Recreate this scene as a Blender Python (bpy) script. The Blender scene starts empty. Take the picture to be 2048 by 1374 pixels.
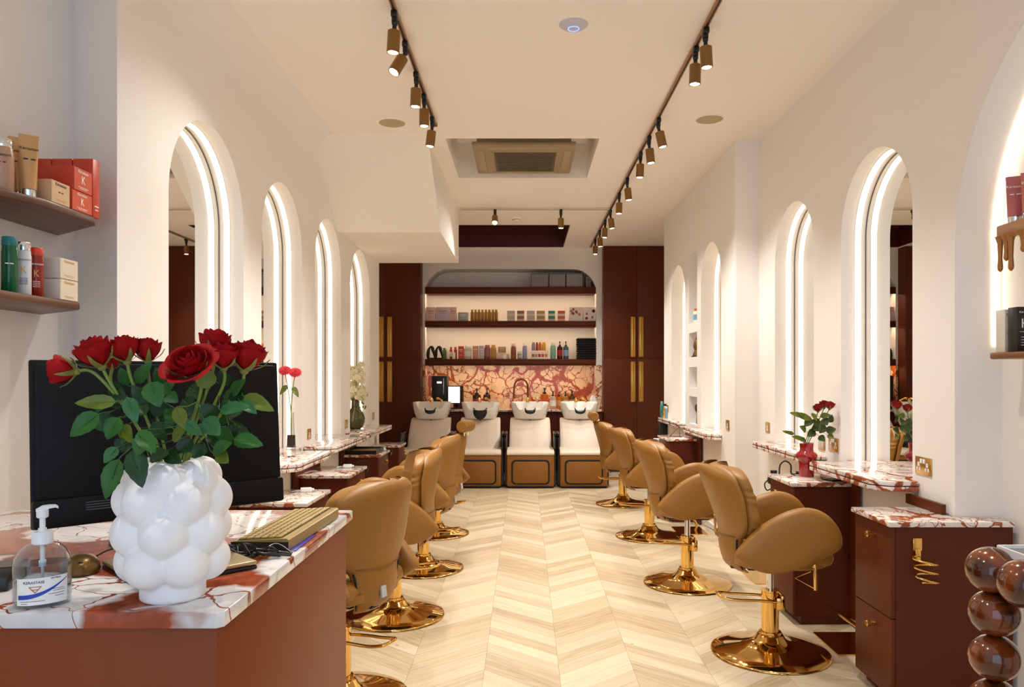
import bpy, bmesh, math, random
from math import sin, cos, pi, radians, sqrt
from mathutils import Vector, Matrix
random.seed(7)
SC = bpy.context.scene
COL = SC.collection
EYE = 1.45      # camera height
F = 1500.0      # focal length in photo pixels
VX, VY = 1048.0, 750.0
def X(px, D): return (px - VX) / F * D
def Z(py, D): return EYE - (py - VY) / F * D

# ------------------------------------------------------------------ materials
def nt(m):
    m.use_nodes = True
    return m.node_tree.nodes, m.node_tree.links, m.node_tree.nodes['Principled BSDF']
def sr(h):
    h = h.lstrip('#'); c = [int(h[i:i+2], 16)/255 for i in (0, 2, 4)]
    return tuple(x/12.92 if x <= .04045 else ((x+.055)/1.055)**2.4 for x in c) + (1,)
def mat(name, col, rough=.5, metal=0., bump=0., bscale=200., emit=0., spec=None, coat=0., sss=0., var=0.):
    m = bpy.data.materials.new(name); n, l, b = nt(m)
    c = sr(col) if isinstance(col, str) else tuple(col) + (1,)
    b.inputs['Base Color'].default_value = c
    b.inputs['Roughness'].default_value = rough
    b.inputs['Metallic'].default_value = metal
    if spec is not None: b.inputs['Specular IOR Level'].default_value = spec
    if coat: b.inputs['Coat Weight'].default_value = coat; b.inputs['Coat Roughness'].default_value = .08
    if emit:
        b.inputs['Emission Color'].default_value = c; b.inputs['Emission Strength'].default_value = emit
    if bump or var:
        t = n.new('ShaderNodeTexNoise'); t.inputs['Scale'].default_value = bscale; t.inputs['Detail'].default_value = 3
        g = n.new('ShaderNodeTexCoord'); l.new(g.outputs['Object'], t.inputs['Vector'])
        if bump:
            u = n.new('ShaderNodeBump'); u.inputs['Strength'].default_value = bump; u.inputs['Distance'].default_value = .002
            l.new(t.outputs['Fac'], u.inputs['Height']); l.new(u.outputs['Normal'], b.inputs['Normal'])
        if var:
            t2 = n.new('ShaderNodeTexNoise'); t2.inputs['Scale'].default_value = 6; l.new(g.outputs['Object'], t2.inputs['Vector'])
            mr = n.new('ShaderNodeMapRange'); mr.inputs['To Min'].default_value = 1-var; mr.inputs['To Max'].default_value = 1+var
            l.new(t2.outputs['Fac'], mr.inputs['Value'])
            mx = n.new('ShaderNodeVectorMath'); mx.operation = 'SCALE'; mx.inputs[0].default_value = c[:3]
            l.new(mr.outputs['Result'], mx.inputs['Scale']); l.new(mx.outputs['Vector'], b.inputs['Base Color'])
    return m
def marble(name, scale, width, base, vein, patch=.5, rough=.08, offset=(0, 0, 0)):
    m = bpy.data.materials.new(name); n, l, b = nt(m)
    g = n.new('ShaderNodeNewGeometry')
    ad = n.new('ShaderNodeVectorMath'); ad.operation = 'ADD'; ad.inputs[1].default_value = offset
    l.new(g.outputs['Position'], ad.inputs[0])
    nz = n.new('ShaderNodeTexNoise'); nz.inputs['Scale'].default_value = scale*1.3; nz.inputs['Detail'].default_value = 4
    l.new(ad.outputs['Vector'], nz.inputs['Vector'])
    sc = n.new('ShaderNodeVectorMath'); sc.operation = 'MULTIPLY_ADD'
    sc.inputs[1].default_value = (.9/scale,)*3
    l.new(nz.outputs['Color'], sc.inputs[0]); l.new(ad.outputs['Vector'], sc.inputs[2])
    def vor(s, w0, w1):
        v = n.new('ShaderNodeTexVoronoi'); v.feature = 'DISTANCE_TO_EDGE'; v.inputs['Scale'].default_value = s
        l.new(sc.outputs['Vector'], v.inputs['Vector'])
        # vein width varies with a slow noise
        q = n.new('ShaderNodeTexNoise'); q.inputs['Scale'].default_value = s*.35; q.inputs['Detail'].default_value = 2
        l.new(ad.outputs['Vector'], q.inputs['Vector'])
        r = n.new('ShaderNodeMapRange'); r.inputs['From Min'].default_value = .38; r.inputs['From Max'].default_value = .68
        r.inputs['To Min'].default_value = w0; r.inputs['To Max'].default_value = w1; l.new(q.outputs['Fac'], r.inputs['Value'])
        d = n.new('ShaderNodeMath'); d.operation = 'DIVIDE'; l.new(v.outputs['Distance'], d.inputs[0]); l.new(r.outputs['Result'], d.inputs[1])
        p = n.new('ShaderNodeMapRange'); p.inputs['From Min'].default_value = .75; p.inputs['From Max'].default_value = 1.15
        p.inputs['To Min'].default_value = 1; p.inputs['To Max'].default_value = 0
        l.new(d.outputs['Value'], p.inputs['Value'])
        return p.outputs['Result']
    a = vor(scale, width*.12, width); c = vor(scale*2.7, width*.05, width*patch)
    mx = n.new('ShaderNodeMath'); mx.operation = 'MAXIMUM'; l.new(a, mx.inputs[0]); l.new(c, mx.inputs[1])
    # white body with faint grey / cream clouds and hairlines
    q = n.new('ShaderNodeTexNoise'); q.inputs['Scale'].default_value = scale*2; q.inputs['Detail'].default_value = 6; l.new(sc.outputs['Vector'], q.inputs['Vector'])
    rp = n.new('ShaderNodeValToRGB'); rp.color_ramp.elements[0].position = .3; rp.color_ramp.elements[1].position = .62
    bb = sr(base); rp.color_ramp.elements[0].color = tuple(x*.72 for x in bb[:3]) + (1,); rp.color_ramp.elements[1].color = bb
    l.new(q.outputs['Fac'], rp.inputs['Fac'])
    q2 = n.new('ShaderNodeTexNoise'); q2.inputs['Scale'].default_value = scale*9; q2.inputs['Detail'].default_value = 4; l.new(ad.outputs['Vector'], q2.inputs['Vector'])
    rv = n.new('ShaderNodeValToRGB'); vv = sr(vein); rv.color_ramp.elements[0].position = .3; rv.color_ramp.elements[1].position = .75
    rv.color_ramp.elements[0].color = tuple(x*.7 for x in vv[:3]) + (1,); rv.color_ramp.elements[1].color = tuple(min(1, x*1.5) for x in vv[:3]) + (1,)
    l.new(q2.outputs['Fac'], rv.inputs['Fac'])
    mix = n.new('ShaderNodeMix'); mix.data_type = 'RGBA'
    l.new(mx.outputs['Value'], mix.inputs['Factor']); l.new(rp.outputs['Color'], mix.inputs[6]); l.new(rv.outputs['Color'], mix.inputs[7])
    l.new(mix.outputs[2], b.inputs['Base Color']); b.inputs['Roughness'].default_value = rough
    return m
def chevron():
    m = bpy.data.materials.new('chevron_oak'); n, l, b = nt(m)
    g = n.new('ShaderNodeNewGeometry'); s = n.new('ShaderNodeSeparateXYZ'); l.new(g.outputs['Position'], s.inputs[0])
    def M(op, a, c=None, d=None):
        k = n.new('ShaderNodeMath'); k.operation = op
        for i, v in enumerate((a, c, d)):
            if v is None: continue
            if isinstance(v, (int, float)): k.inputs[i].default_value = v
            else: l.new(v, k.inputs[i])
        return k.outputs[0]
    W, P = .367, .125
    x = M('SUBTRACT', s.outputs['X'], .172)
    t = M('PINGPONG', x, W)
    v = M('DIVIDE', M('SUBTRACT', s.outputs['Y'], M('MULTIPLY', t, .86)), P)
    cid = M('FLOOR', M('DIVIDE', x, W)); pid = M('FLOOR', v); fr = M('FRACT', v)
    cv = n.new('ShaderNodeCombineXYZ'); l.new(cid, cv.inputs[0]); l.new(pid, cv.inputs[1])
    wn = n.new('ShaderNodeTexWhiteNoise'); wn.noise_dimensions = '3D'; l.new(cv.outputs[0], wn.inputs['Vector'])
    rnd = wn.outputs['Value']
    gv = n.new('ShaderNodeCombineXYZ')
    l.new(M('MULTIPLY_ADD', t, 2.2, M('MULTIPLY', rnd, 37.)), gv.inputs[0]); l.new(M('MULTIPLY', v, 2.6), gv.inputs[1]); l.new(cid, gv.inputs[2])
    ns = n.new('ShaderNodeTexNoise'); ns.inputs['Scale'].default_value = 2.4; ns.inputs['Detail'].default_value = 5; ns.inputs['Distortion'].default_value = .6
    l.new(gv.outputs[0], ns.inputs['Vector'])
    f = M('ADD', M('MULTIPLY', rnd, .55), M('MULTIPLY', ns.outputs['Fac'], .75))
    rp = n.new('ShaderNodeValToRGB'); e = rp.color_ramp.elements
    e[0].position = .18; e[0].color = sr('#a08a6c'); e[1].position = .95; e[1].color = sr('#d8c8ac')
    k = e.new(.5); k.color = sr('#c3af8f')
    l.new(f, rp.inputs['Fac'])
    # seams
    d1 = M('MINIMUM', fr, M('SUBTRACT', 1., fr))
    d2 = M('MULTIPLY', M('MINIMUM', t, M('SUBTRACT', W, t)), 1/P)
    seam = M('LESS_THAN', M('MINIMUM', d1, d2), .011)
    # sparse knots
    kn = n.new('ShaderNodeTexVoronoi'); kn.inputs['Scale'].default_value = 2.3; l.new(g.outputs['Position'], kn.inputs['Vector'])
    knot = M('LESS_THAN', kn.outputs['Distance'], .022)
    dk = M('ADD', M('MULTIPLY', seam, .45), M('MULTIPLY', knot, .4))
    mix = n.new('ShaderNodeMix'); mix.data_type = 'RGBA'; l.new(dk, mix.inputs['Factor']); l.new(rp.outputs['Color'], mix.inputs[6])
    mix.inputs[7].default_value = sr('#6b5235'); l.new(mix.outputs[2], b.inputs['Base Color'])
    b.inputs['Roughness'].default_value = .42; b.inputs['Specular IOR Level'].default_value = .35
    return m
def wood(name, c0, c1, rough, scale=8., coat=0.):
    m = bpy.data.materials.new(name); n, l, b = nt(m)
    g = n.new('ShaderNodeTexCoord'); mp = n.new('ShaderNodeMapping'); mp.inputs['Scale'].default_value = (1, .25, 1)
    l.new(g.outputs['Object'], mp.inputs['Vector'])
    w = n.new('ShaderNodeTexWave'); w.inputs['Scale'].default_value = scale; w.inputs['Distortion'].default_value = 6; w.inputs['Detail'].default_value = 3
    l.new(mp.outputs['Vector'], w.inputs['Vector'])
    rp = n.new('ShaderNodeValToRGB'); rp.color_ramp.elements[0].color = sr(c0); rp.color_ramp.elements[1].color = sr(c1)
    l.new(w.outputs['Fac'], rp.inputs['Fac']); l.new(rp.outputs['Color'], b.inputs['Base Color'])
    b.inputs['Roughness'].default_value = rough
    if coat: b.inputs['Coat Weight'].default_value = coat; b.inputs['Coat Roughness'].default_value = .1
    return m
def glassy(name, tint, refl=.12, rough=.02):
    """thin clear plastic / glass: see-through with a mirror sheen"""
    m = bpy.data.materials.new(name); m.use_nodes = True; n, l = m.node_tree.nodes, m.node_tree.links
    n.remove(n['Principled BSDF']); o = n['Material Output']
    t = n.new('ShaderNodeBsdfTransparent'); t.inputs['Color'].default_value = sr(tint)
    g = n.new('ShaderNodeBsdfGlossy'); g.inputs['Roughness'].default_value = rough
    lw = n.new('ShaderNodeLayerWeight'); lw.inputs['Blend'].default_value = refl
    x = n.new('ShaderNodeMixShader'); l.new(lw.outputs['Facing'], x.inputs[0]); l.new(t.outputs[0], x.inputs[1]); l.new(g.outputs[0], x.inputs[2])
    l.new(x.outputs[0], o.inputs['Surface'])
    return m
def emis(name, col, s):
    m = bpy.data.materials.new(name); m.use_nodes = True; n, l = m.node_tree.nodes, m.node_tree.links
    n.remove(n['Principled BSDF']); e = n.new('ShaderNodeEmission')
    e.inputs['Color'].default_value = sr(col); e.inputs['Strength'].default_value = s
    l.new(e.outputs[0], n['Material Output'].inputs['Surface'])
    return m
def petals(name, c0, c1):
    m = mat(name, c0, .65, spec=.15); n, l, b = nt(m)
    lw = n.new('ShaderNodeLayerWeight'); lw.inputs['Blend'].default_value = .35
    t = n.new('ShaderNodeTexNoise'); t.inputs['Scale'].default_value = 60; g = n.new('ShaderNodeTexCoord'); l.new(g.outputs['Object'], t.inputs['Vector'])
    mx = n.new('ShaderNodeMix'); mx.data_type = 'RGBA'; l.new(t.outputs['Fac'], mx.inputs['Factor'])
    mx.inputs[6].default_value = sr(c0); mx.inputs[7].default_value = sr(c1)
    l.new(mx.outputs[2], b.inputs['Base Color'])
    n.remove(lw)
    return m
WHITE = mat('wall_paint', '#efece8', .75, bump=.05, bscale=90)
CEIL = mat('ceiling_paint', '#f6f1ea', .8)
FLOOR = chevron()
MARB = marble('red_veined_marble', 4.6, .105, '#f1e9e2', '#9c5030', .55)
MARBD = marble('red_veined_marble_desk', 2.6, .16, '#eceaea', '#94482f', .22, .06, (.36, .1, 0.2))
MARBB = marble('red_veined_marble_wall', 2.9, .13, '#f6d9b2', '#a5491a', .5, .12, (2.2, 0, .1))
BURG = mat('burgundy_lacquer', '#55200b', .42, spec=.25, bump=.03, bscale=400)
BURGB = mat('oxblood_laminate', '#5c280f', .45, spec=.25)
DESKM = mat('brick_red_lacquer', '#7d3a12', .45, spec=.25, bump=.03, bscale=400)
RECESS = mat('oxblood_paint', '#4c120c', .5)
GOLD = mat('polished_gold', (.83, .51, .15), .09, 1.)
GOLDR = mat('polished_rose_gold', (.74, .46, .14), .07, 1.)
BRASS = mat('brushed_brass', (.72, .46, .16), .3, 1.)
BRONZE = mat('bronze_paint', '#8a6534', .4, .6)
TAN = mat('tan_leather', '#956624', .42, spec=.45, bump=.12, bscale=260, var=.06)
TANW = mat('tan_vinyl', '#8f5c1c', .4, spec=.45, bump=.08, bscale=260)
WASHLIT = mat('cream_leather', '#dccbb8', .45, bump=.08, bscale=220)  # pale tone of the spots from above, painted into the wash chair leather
BLACK = mat('black_plastic', '#0b0b0b', .35)
BLACKM = mat('matte_black', '#101010', .6)
CHROME = mat('chrome', (.75, .75, .75), .12, 1.)
CERAM = mat('white_ceramic', '#f4f0ea', .12, coat=.5)
PLAST = mat('white_plastic', '#ecedef', .35)
MIRROR = mat('mirror_glass', (.93, .94, .92), .0, 1.)
MEDGE = mat('mirror_edge', '#4b443a', .4)
LEDM = emis('led_diffuser', '#ffe8c8', 3.2)
LEDW = emis('led_diffuser_warm', '#ffdcb2', 26.)
LENS = emis('lamp_lens', '#fff0d6', 30.)
SHELFW = wood('walnut', '#543420', '#674227', .4, 5.)
SHELFE = wood('walnut_edge', '#7a4a20', '#94601f', .35, 9.)
BEAD = wood('polished_mahogany', '#421a06', '#77370c', .15, 5., .6)
GREYG = mat('grille_grey', '#5b5138', .6)
ACW = mat('unit_beige', '#9c8968', .5)
SPKR = mat('speaker_mesh', '#b4a583', .7)
PAPER = mat('paper_white', '#f2efe9', .6)
GREYB = mat('grey_card', '#8b8a8c', .6)
INK = mat('dark_ink', '#2b2622', .6)
GOLDINK = mat('gold_ink', '#d8a050', .5)
WHITEINK = mat('white_ink', '#f4efe6', .5)

# ------------------------------------------------------------------ mesh builder
class MB:
    def __init__(s): s.bm = bmesh.new()
    def _v(s, p): return s.bm.verts.new(p)
    def face(s, pts):
        try: return s.bm.faces.new([s._v(p) for p in pts])
        except ValueError: return None
    def box(s, x0, x1, y0, y1, z0, z1, bev=0., seg=2, mtx=None):
        x0, x1 = sorted((x0, x1)); y0, y1 = sorted((y0, y1)); z0, z1 = sorted((z0, z1))
        vs = [s._v((x, y, z)) for z in (z0, z1) for y in (y0, y1) for x in (x0, x1)]
        fs = [s.bm.faces.new([vs[i] for i in q]) for q in ((0, 2, 3, 1), (4, 5, 7, 6), (0, 1, 5, 4), (2, 6, 7, 3), (0, 4, 6, 2), (1, 3, 7, 5))]
        if bev:
            es = list({e for f in fs for e in f.edges})
            r = bmesh.ops.bevel(s.bm, geom=es, offset=min(bev, .49*min(x1-x0, y1-y0, z1-z0)), segments=seg, affect='EDGES', profile=.5)
            vs = [v for v in vs if v.is_valid] + list(r['verts'])
        if mtx is not None:
            bmesh.ops.transform(s.bm, matrix=mtx, verts=list(set(vs)))
        return s
    def loft(s, rings, cap0=True, cap1=True, close=True):
        R = [[s._v(p) for p in r] for r in rings]
        for a, b in zip(R, R[1:]):
            k = len(a); rng = range(k) if close else range(k-1)
            for i in rng:
                j = (i+1) % k
                try: s.bm.faces.new((a[i], a[j], b[j], b[i]))
                except ValueError: pass
        if cap0:
            try: s.bm.faces.new(R[0][::-1])
            except ValueError: pass
        if cap1:
            try: s.bm.faces.new(R[-1])
            except ValueError: pass
        return s
    def lathe(s, prof, c=(0, 0, 0), seg=32, sx=1., sy=1., axis='z', cap=True):
        rings = []
        for r, z in prof:
            ring = []
            for i in range(seg):
                a = 2*pi*i/seg; u, v = max(r, 1e-5)*cos(a)*sx, max(r, 1e-5)*sin(a)*sy
                p = {'z': (u, v, z), 'y': (u, z, -v), 'x': (z, u, v), '-y': (u, -z, v), '-x': (-z, u, -v)}[axis]
                ring.append((c[0]+p[0], c[1]+p[1], c[2]+p[2]))
            rings.append(ring)
        return s.loft(rings, cap, cap)
    def cyl(s, c, r, h, seg=24, axis='z', r2=None, bev=0.):
        r2 = r if r2 is None else r2
        if bev: pr = [(r-bev, 0), (r, bev), (r2, h-bev), (r2-bev, h)]
        else: pr = [(r, 0), (r2, h)]
        return s.lathe(pr, c, seg, axis=axis)
    def sph(s, c, r, sx=1., sy=1., sz=1., seg=20, rings=12):
        return s.lathe([(r*sin(pi*i/rings), -r*cos(pi*i/rings)*sz) for i in range(rings+1)], c, seg, sx, sy)
    def tube(s, path, r, seg=8, closed=False, cap=True, flat=None):
        P = [Vector(p) for p in path]; n = len(P)
        rr = r if isinstance(r, (list, tuple)) else [r]*n
        T = []
        for i in range(n):
            a = P[(i-1) % n] if (closed or i > 0) else P[i]; b = P[(i+1) % n] if (closed or i < n-1) else P[i]
            T.append((b-a).normalized())
        up = Vector((0, 0, 1)) if abs(T[0].z) < .9 else Vector((1, 0, 0))
        N = (up - T[0]*up.dot(T[0])).normalized(); rings = []
        for i in range(n):
            N = (N - T[i]*N.dot(T[i])).normalized(); B = T[i].cross(N)
            rings.append([tuple(P[i] + N*cos(2*pi*k/seg)*rr[i] + B*sin(2*pi*k/seg)*rr[i]) for k in range(seg)])
        if closed: rings.append(rings[0]); return s.loft(rings, False, False)
        return s.loft(rings, cap, cap)
    def prism(s, poly, axis, a, b, bev=0.):
        """polygon in the plane perpendicular to axis, extruded from a to b"""
        def P(u, v, w): return {'x': (w, u, v), 'y': (u, w, v), 'z': (u, v, w)}[axis]
        A = [s._v(P(u, v, a)) for u, v in poly]; B = [s._v(P(u, v, b)) for u, v in poly]; k = len(poly); fs = []
        for i in range(k):
            j = (i+1) % k; fs.append(s.bm.faces.new((A[i], A[j], B[j], B[i])))
        fs.append(s.bm.faces.new(A[::-1])); fs.append(s.bm.faces.new(B))
        if bev:
            es = [e for f in fs[-2:] for e in f.edges]
            bmesh.ops.bevel(s.bm, geom=es, offset=bev, segments=2, affect='EDGES', profile=.5)
        return s
    def build(s, name, m, parent=None, angle=38, loc=None, weld=True):
        if weld: bmesh.ops.remove_doubles(s.bm, verts=s.bm.verts, dist=1e-6)
        bmesh.ops.recalc_face_normals(s.bm, faces=s.bm.faces)
        me = bpy.data.meshes.new(name); s.bm.to_mesh(me); s.bm.free()
        for p in me.polygons: p.use_smooth = True
        me.set_sharp_from_angle(angle=radians(angle))
        me.materials.append(m)
        o = bpy.data.objects.new(name, me); COL.objects.link(o)
        if parent is not None: o.parent = parent
        if loc is not None: o.location = loc
        return o
def tag(o, label, cat=None, group=None, kind=None):
    if label: o['label'] = label
    if cat: o['category'] = cat
    if group: o['group'] = group
    if kind: o['kind'] = kind
    return o
def thing(name, label, cat, loc=(0, 0, 0), rz=0., group=None):
    o = bpy.data.objects.new(name, None); COL.objects.link(o); o.empty_display_size = .05
    o.location = loc; o.rotation_euler = (0, 0, rz)
    return tag(o, label, cat, group)
def struct(o):
    o['kind'] = 'structure'
    for p in o.data.polygons: p.use_smooth = False
    return o
def dup(o, label=None, loc=None, rz=None, parent=None, group=None):
    c = o.copy(); COL.objects.link(c)
    if parent is not None: c.parent = parent
    if label: c['label'] = label
    if group: c['group'] = group
    if loc is not None: c.location = loc
    if rz is not None: c.rotation_euler = (0, 0, rz)
    for ch in list(o.children): dup(ch, parent=c)
    return c
_tc = {}
def text(body, size, m, parent, loc, rot=(pi/2, 0, 0), name='lettering', ext=.0003, sx=1.):
    key = (body, size, ext, m.name)
    if key not in _tc:
        cu = bpy.data.curves.new('t', 'FONT'); cu.body = body; cu.size = size; cu.align_x = 'CENTER'; cu.align_y = 'CENTER'; cu.extrude = ext
        cu.resolution_u = 3
        to = bpy.data.objects.new('t', cu); COL.objects.link(to)
        me = bpy.data.meshes.new_from_object(to); me.name = name
        bpy.data.objects.remove(to); bpy.data.curves.remove(cu)
        me.materials.clear(); me.materials.append(m); _tc[key] = me
    o = bpy.data.objects.new(name, _tc[key]); COL.objects.link(o); o.location = loc; o.rotation_euler = rot; o.scale = (sx, 1, 1)
    if parent is not None: o.parent = parent
    return o
def smooth_path(pts, n=8, closed=False):
    P = [Vector(p) for p in pts]; out = []; k = len(P)
    rng = range(k) if closed else range(k-1)
    for i in rng:
        g = lambda j: P[j % k] if closed else P[max(0, min(k-1, j))]
        a, b, c, d = g(i-1), g(i), g(i+1), g(i+2)
        for t in range(n):
            u = t/n
            out.append(.5*((2*b)+(c-a)*u+(2*a-5*b+4*c-d)*u*u+(3*b-a-3*c+d)*u**3))
    if not closed: out.append(P[-1])
    return out
ORD = ['first', 'second', 'third', 'fourth', 'fifth', 'sixth', 'seventh', 'eighth', 'ninth', 'tenth', 'eleventh', 'twelfth']
# ------------------------------------------------------------------ setting
LX, RX, RFX, CZ = -1.72, 1.93, 1.733, 3.38
FDEP = .205
DEP = .157
def arch_pts(y0, y1, zt, n=40, r=None):
    c = (y0+y1)/2; a = (y1-y0)/2; b = a if r is None else r
    return [(c-a*cos(pi*i/n), zt-b+b*sin(pi*i/n)) for i in range(n+1)]
def wall_run(mb, xf, xb, y0, y1, ops, top=CZ, plate=.05):
    """slab between xf (room face) and xb, y0..y1, with openings (ya, yb, [(z0,z1,arched)])"""
    ops = sorted(ops); y = y0
    for ya, yb, zs in ops:
        if ya > y: mb.box(xf, xb, y, ya, 0, top)
        z = 0
        for z0, z1, arch in zs:
            if z0 > z: mb.box(xf, xb, ya, yb, z, z0)
            if arch:
                pts = arch_pts(ya, yb, z1)
                for (a, za), (b, zb) in zip(pts, pts[1:]): mb.prism([(a, za), (b, zb), (b, top), (a, top)], 'x', xf, xb)
                z = top
            else: z = z1
        if z < top: mb.box(xf, xb, ya, yb, z, top)
        y = yb
    if y < y1: mb.box(xf, xb, y, y1, 0, top)
    mb.box(xb, xb + (plate if xb > xf else -plate), y0, y1, 0, top)
def cove(mb, x, sgn, r, y0, y1, n=10):
    """concave fillet between a wall at x and the ceiling"""
    c = (x+sgn*r, CZ-r)
    arc = [(c[0]-sgn*r*cos(pi/2*i/n), c[1]+r*sin(pi/2*i/n)) for i in range(n+1)]
    for (xa, za), (xb, zb) in zip(arc, arc[1:]):
        mb.face([(xa, y0, za), (xb, y0, zb), (xb, y1, zb), (xa, y1, za)])
    poly = arc + [(x, CZ)]
    mb.face([(a, y0, b) for a, b in poly]); mb.face([(a, y1, b) for a, b in poly])

LARCH = [(3.63, 4.60, 2.82), (4.914, 5.81, 2.815), (6.17, 7.05, 2.82), (7.41, 8.38, 2.765)]
RARCH = [(3.726, 4.566, 2.694), (4.991, 5.767, 2.687)]
FARCH = [(6.598, 7.343, 2.682), (8.073, 8.812, 2.682)]
m = MB()
wall_run(m, LX, LX-DEP, 3.40, 8.9, [(a, b, [(.868, t, True)]) for a, b, t in LARCH])
m.prism([(LX, 3.17), (-2.02, 3.37), (-2.02, 3.40), (LX, 3.40)], 'z', 0, CZ)
m.box(-2.07, -2.02, -1.4, 3.37, 0, CZ)
m.box(-2.55, LX-DEP-.05, 8.86, 8.9, 0, CZ); m.box(-2.6, -2.55, 8.86, 11.9, 0, CZ)
cove(m, LX, 1, .2, 3.17, 6.3)
struct(m.build('wall_left', WHITE, weld=False))
m = MB()
wall_run(m, RX, RX+DEP, 3.36, 6.16, [(a, b, [(.9, t, True)]) for a, b, t in RARCH])
# display niche nearest the street: a wide arch with a deeper back
pts = arch_pts(1.50, 3.36, 2.93)
for (a, za), (b, zb) in zip(pts, pts[1:]): m.prism([(a, za), (b, zb), (b, CZ), (a, CZ)], 'x', RX, 2.14)
m.box(2.14, 2.19, -1.4, 3.42, 0, CZ); m.box(RX, 2.14, -1.4, 1.50, 0, CZ)
m.box(RX+.01, 2.145, 3.357, 3.41, 0, CZ)
wall_run(m, RFX, RFX+FDEP, 6.16, 9.28,
         [(FARCH[0][0], FARCH[0][1], [(.9, FARCH[0][2], True)]), (FARCH[1][0], FARCH[1][1], [(.9, FARCH[1][2], True)]),
          (7.513, 7.877, [(.947, 1.229, 0), (1.317, 1.532, 0), (1.635, 1.886, 0), (1.984, 2.697, 0)])])
m.box(RFX+.01, RX+DEP+.04, 6.157, 6.19, 0, CZ)
m.box(RFX+FDEP, 2.6, 9.24, 9.279, 0, CZ); m.box(2.6, 2.65, 9.24, 11.9, 0, CZ)
struct(m.build('wall_right', WHITE, weld=False))
# back wall with a rounded display niche
m = MB(); NX0, NX1, NT, NR, BY, BD = -1.51, 1.098, 3.07, .36, 11.44, 11.84
top = [(NX0, NT-NR)] + [(NX0+NR-NR*cos(pi/2*i/10), NT-NR+NR*sin(pi/2*i/10)) for i in range(1, 11)]
top += [(NX1-NR+NR*sin(pi/2*i/10), NT-NR+NR*cos(pi/2*i/10)) for i in range(0, 11)]
for (a, za), (b, zb) in zip(top, top[1:]):
    if b-a > 1e-5: m.prism([(a, za), (b, zb), (b, CZ), (a, CZ)], 'y', BY, BD)
m.box(-2.6, NX0, BY, BD, 0, CZ); m.box(NX1, 2.65, BY, BD, 0, CZ); m.box(NX0, NX1, BY, BD, 0, .9)
m.box(-2.6, 2.65, BD, BD+.05, 0, CZ)
struct(m.build('wall_back', WHITE, weld=False))
m = MB(); m.box(-2.07, -1.75, -1.5, -1.4, 0, CZ); m.box(1.75, 2.19, -1.5, -1.4, 0, CZ); m.box(-1.75, 1.75, -1.5, -1.4, 3.0, CZ)
struct(m.build('wall_front', WHITE, weld=False))
m = MB()
for x in (-1.75, -.6, .55, 1.70): m.box(x, x+.05, -1.48, -1.42, 0, 3.0)
m.box(-1.75, 1.75, -1.48, -1.42, 2.95, 3.0); m.box(-1.75, 1.75, -1.48, -1.42, 0, .08)
struct(m.build('window_1', BURG, weld=False))
m = MB(); m.box(-2.6, 2.65, -1.5, 11.9, -.06, 0); struct(m.build('floor', FLOOR, weld=False))
# ceiling with two recesses
A0, A1, AY0, AY1 = -.64, .615, 6.12, 7.35
B0, B1, BY0, BY1 = -1.5, .595, 9.65, 11.34
m = MB(); T = CZ+.34
m.box(-2.6, 2.65, -1.5, AY0, CZ, T); m.box(-2.6, A0, AY0, AY1, CZ, T); m.box(A1, 2.65, AY0, AY1, CZ, T)
m.box(-2.6, 2.65, AY1, BY0, CZ, T); m.box(-2.6, B0, BY0, BY1, CZ, T); m.box(B1, 2.65, BY0, BY1, CZ, T)
m.box(-2.6, 2.65, BY1, 11.9, CZ, T); m.box(-2.6, 2.65, -1.5, 11.9, T, T+.05)
struct(m.build('ceiling', CEIL, weld=False))
m = MB(); h = CZ+.3
m.box(B0, B1, BY0, BY1, h, h+.03); m.box(B0, B0+.012, BY0, BY1, CZ+.002, h); m.box(B1-.012, B1, BY0, BY1, CZ+.002, h)
m.box(B0, B1, BY0, BY0+.012, CZ+.002, h); m.box(B0, B1, BY1-.012, BY1, CZ+.002, h)
m.box(B0+.01, B1-.01, BY1-.03, BY1-.012, CZ+.17, CZ+.18)
struct(m.build('trim_1', RECESS, weld=False))
m = MB(); m.prism([(6.0, CZ), (6.93, 2.77), (8.84, 2.77), (8.84, CZ)], 'x', LX, -.77)
struct(m.build('wall_soffit', CEIL, weld=False))
m = MB(); m.box(RX-.015, RX, 3.62, 6.16, 0, .09, .004); m.box(RFX-.015, RFX, 6.17, 9.28, 0, .09, .004); struct(m.build('baseboard_right', PLAST, weld=False))
m = MB(); m.box(LX, LX+.015, 3.19, 8.9, 0, .09, .004); struct(m.build('baseboard_left', PLAST, weld=False))

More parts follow.
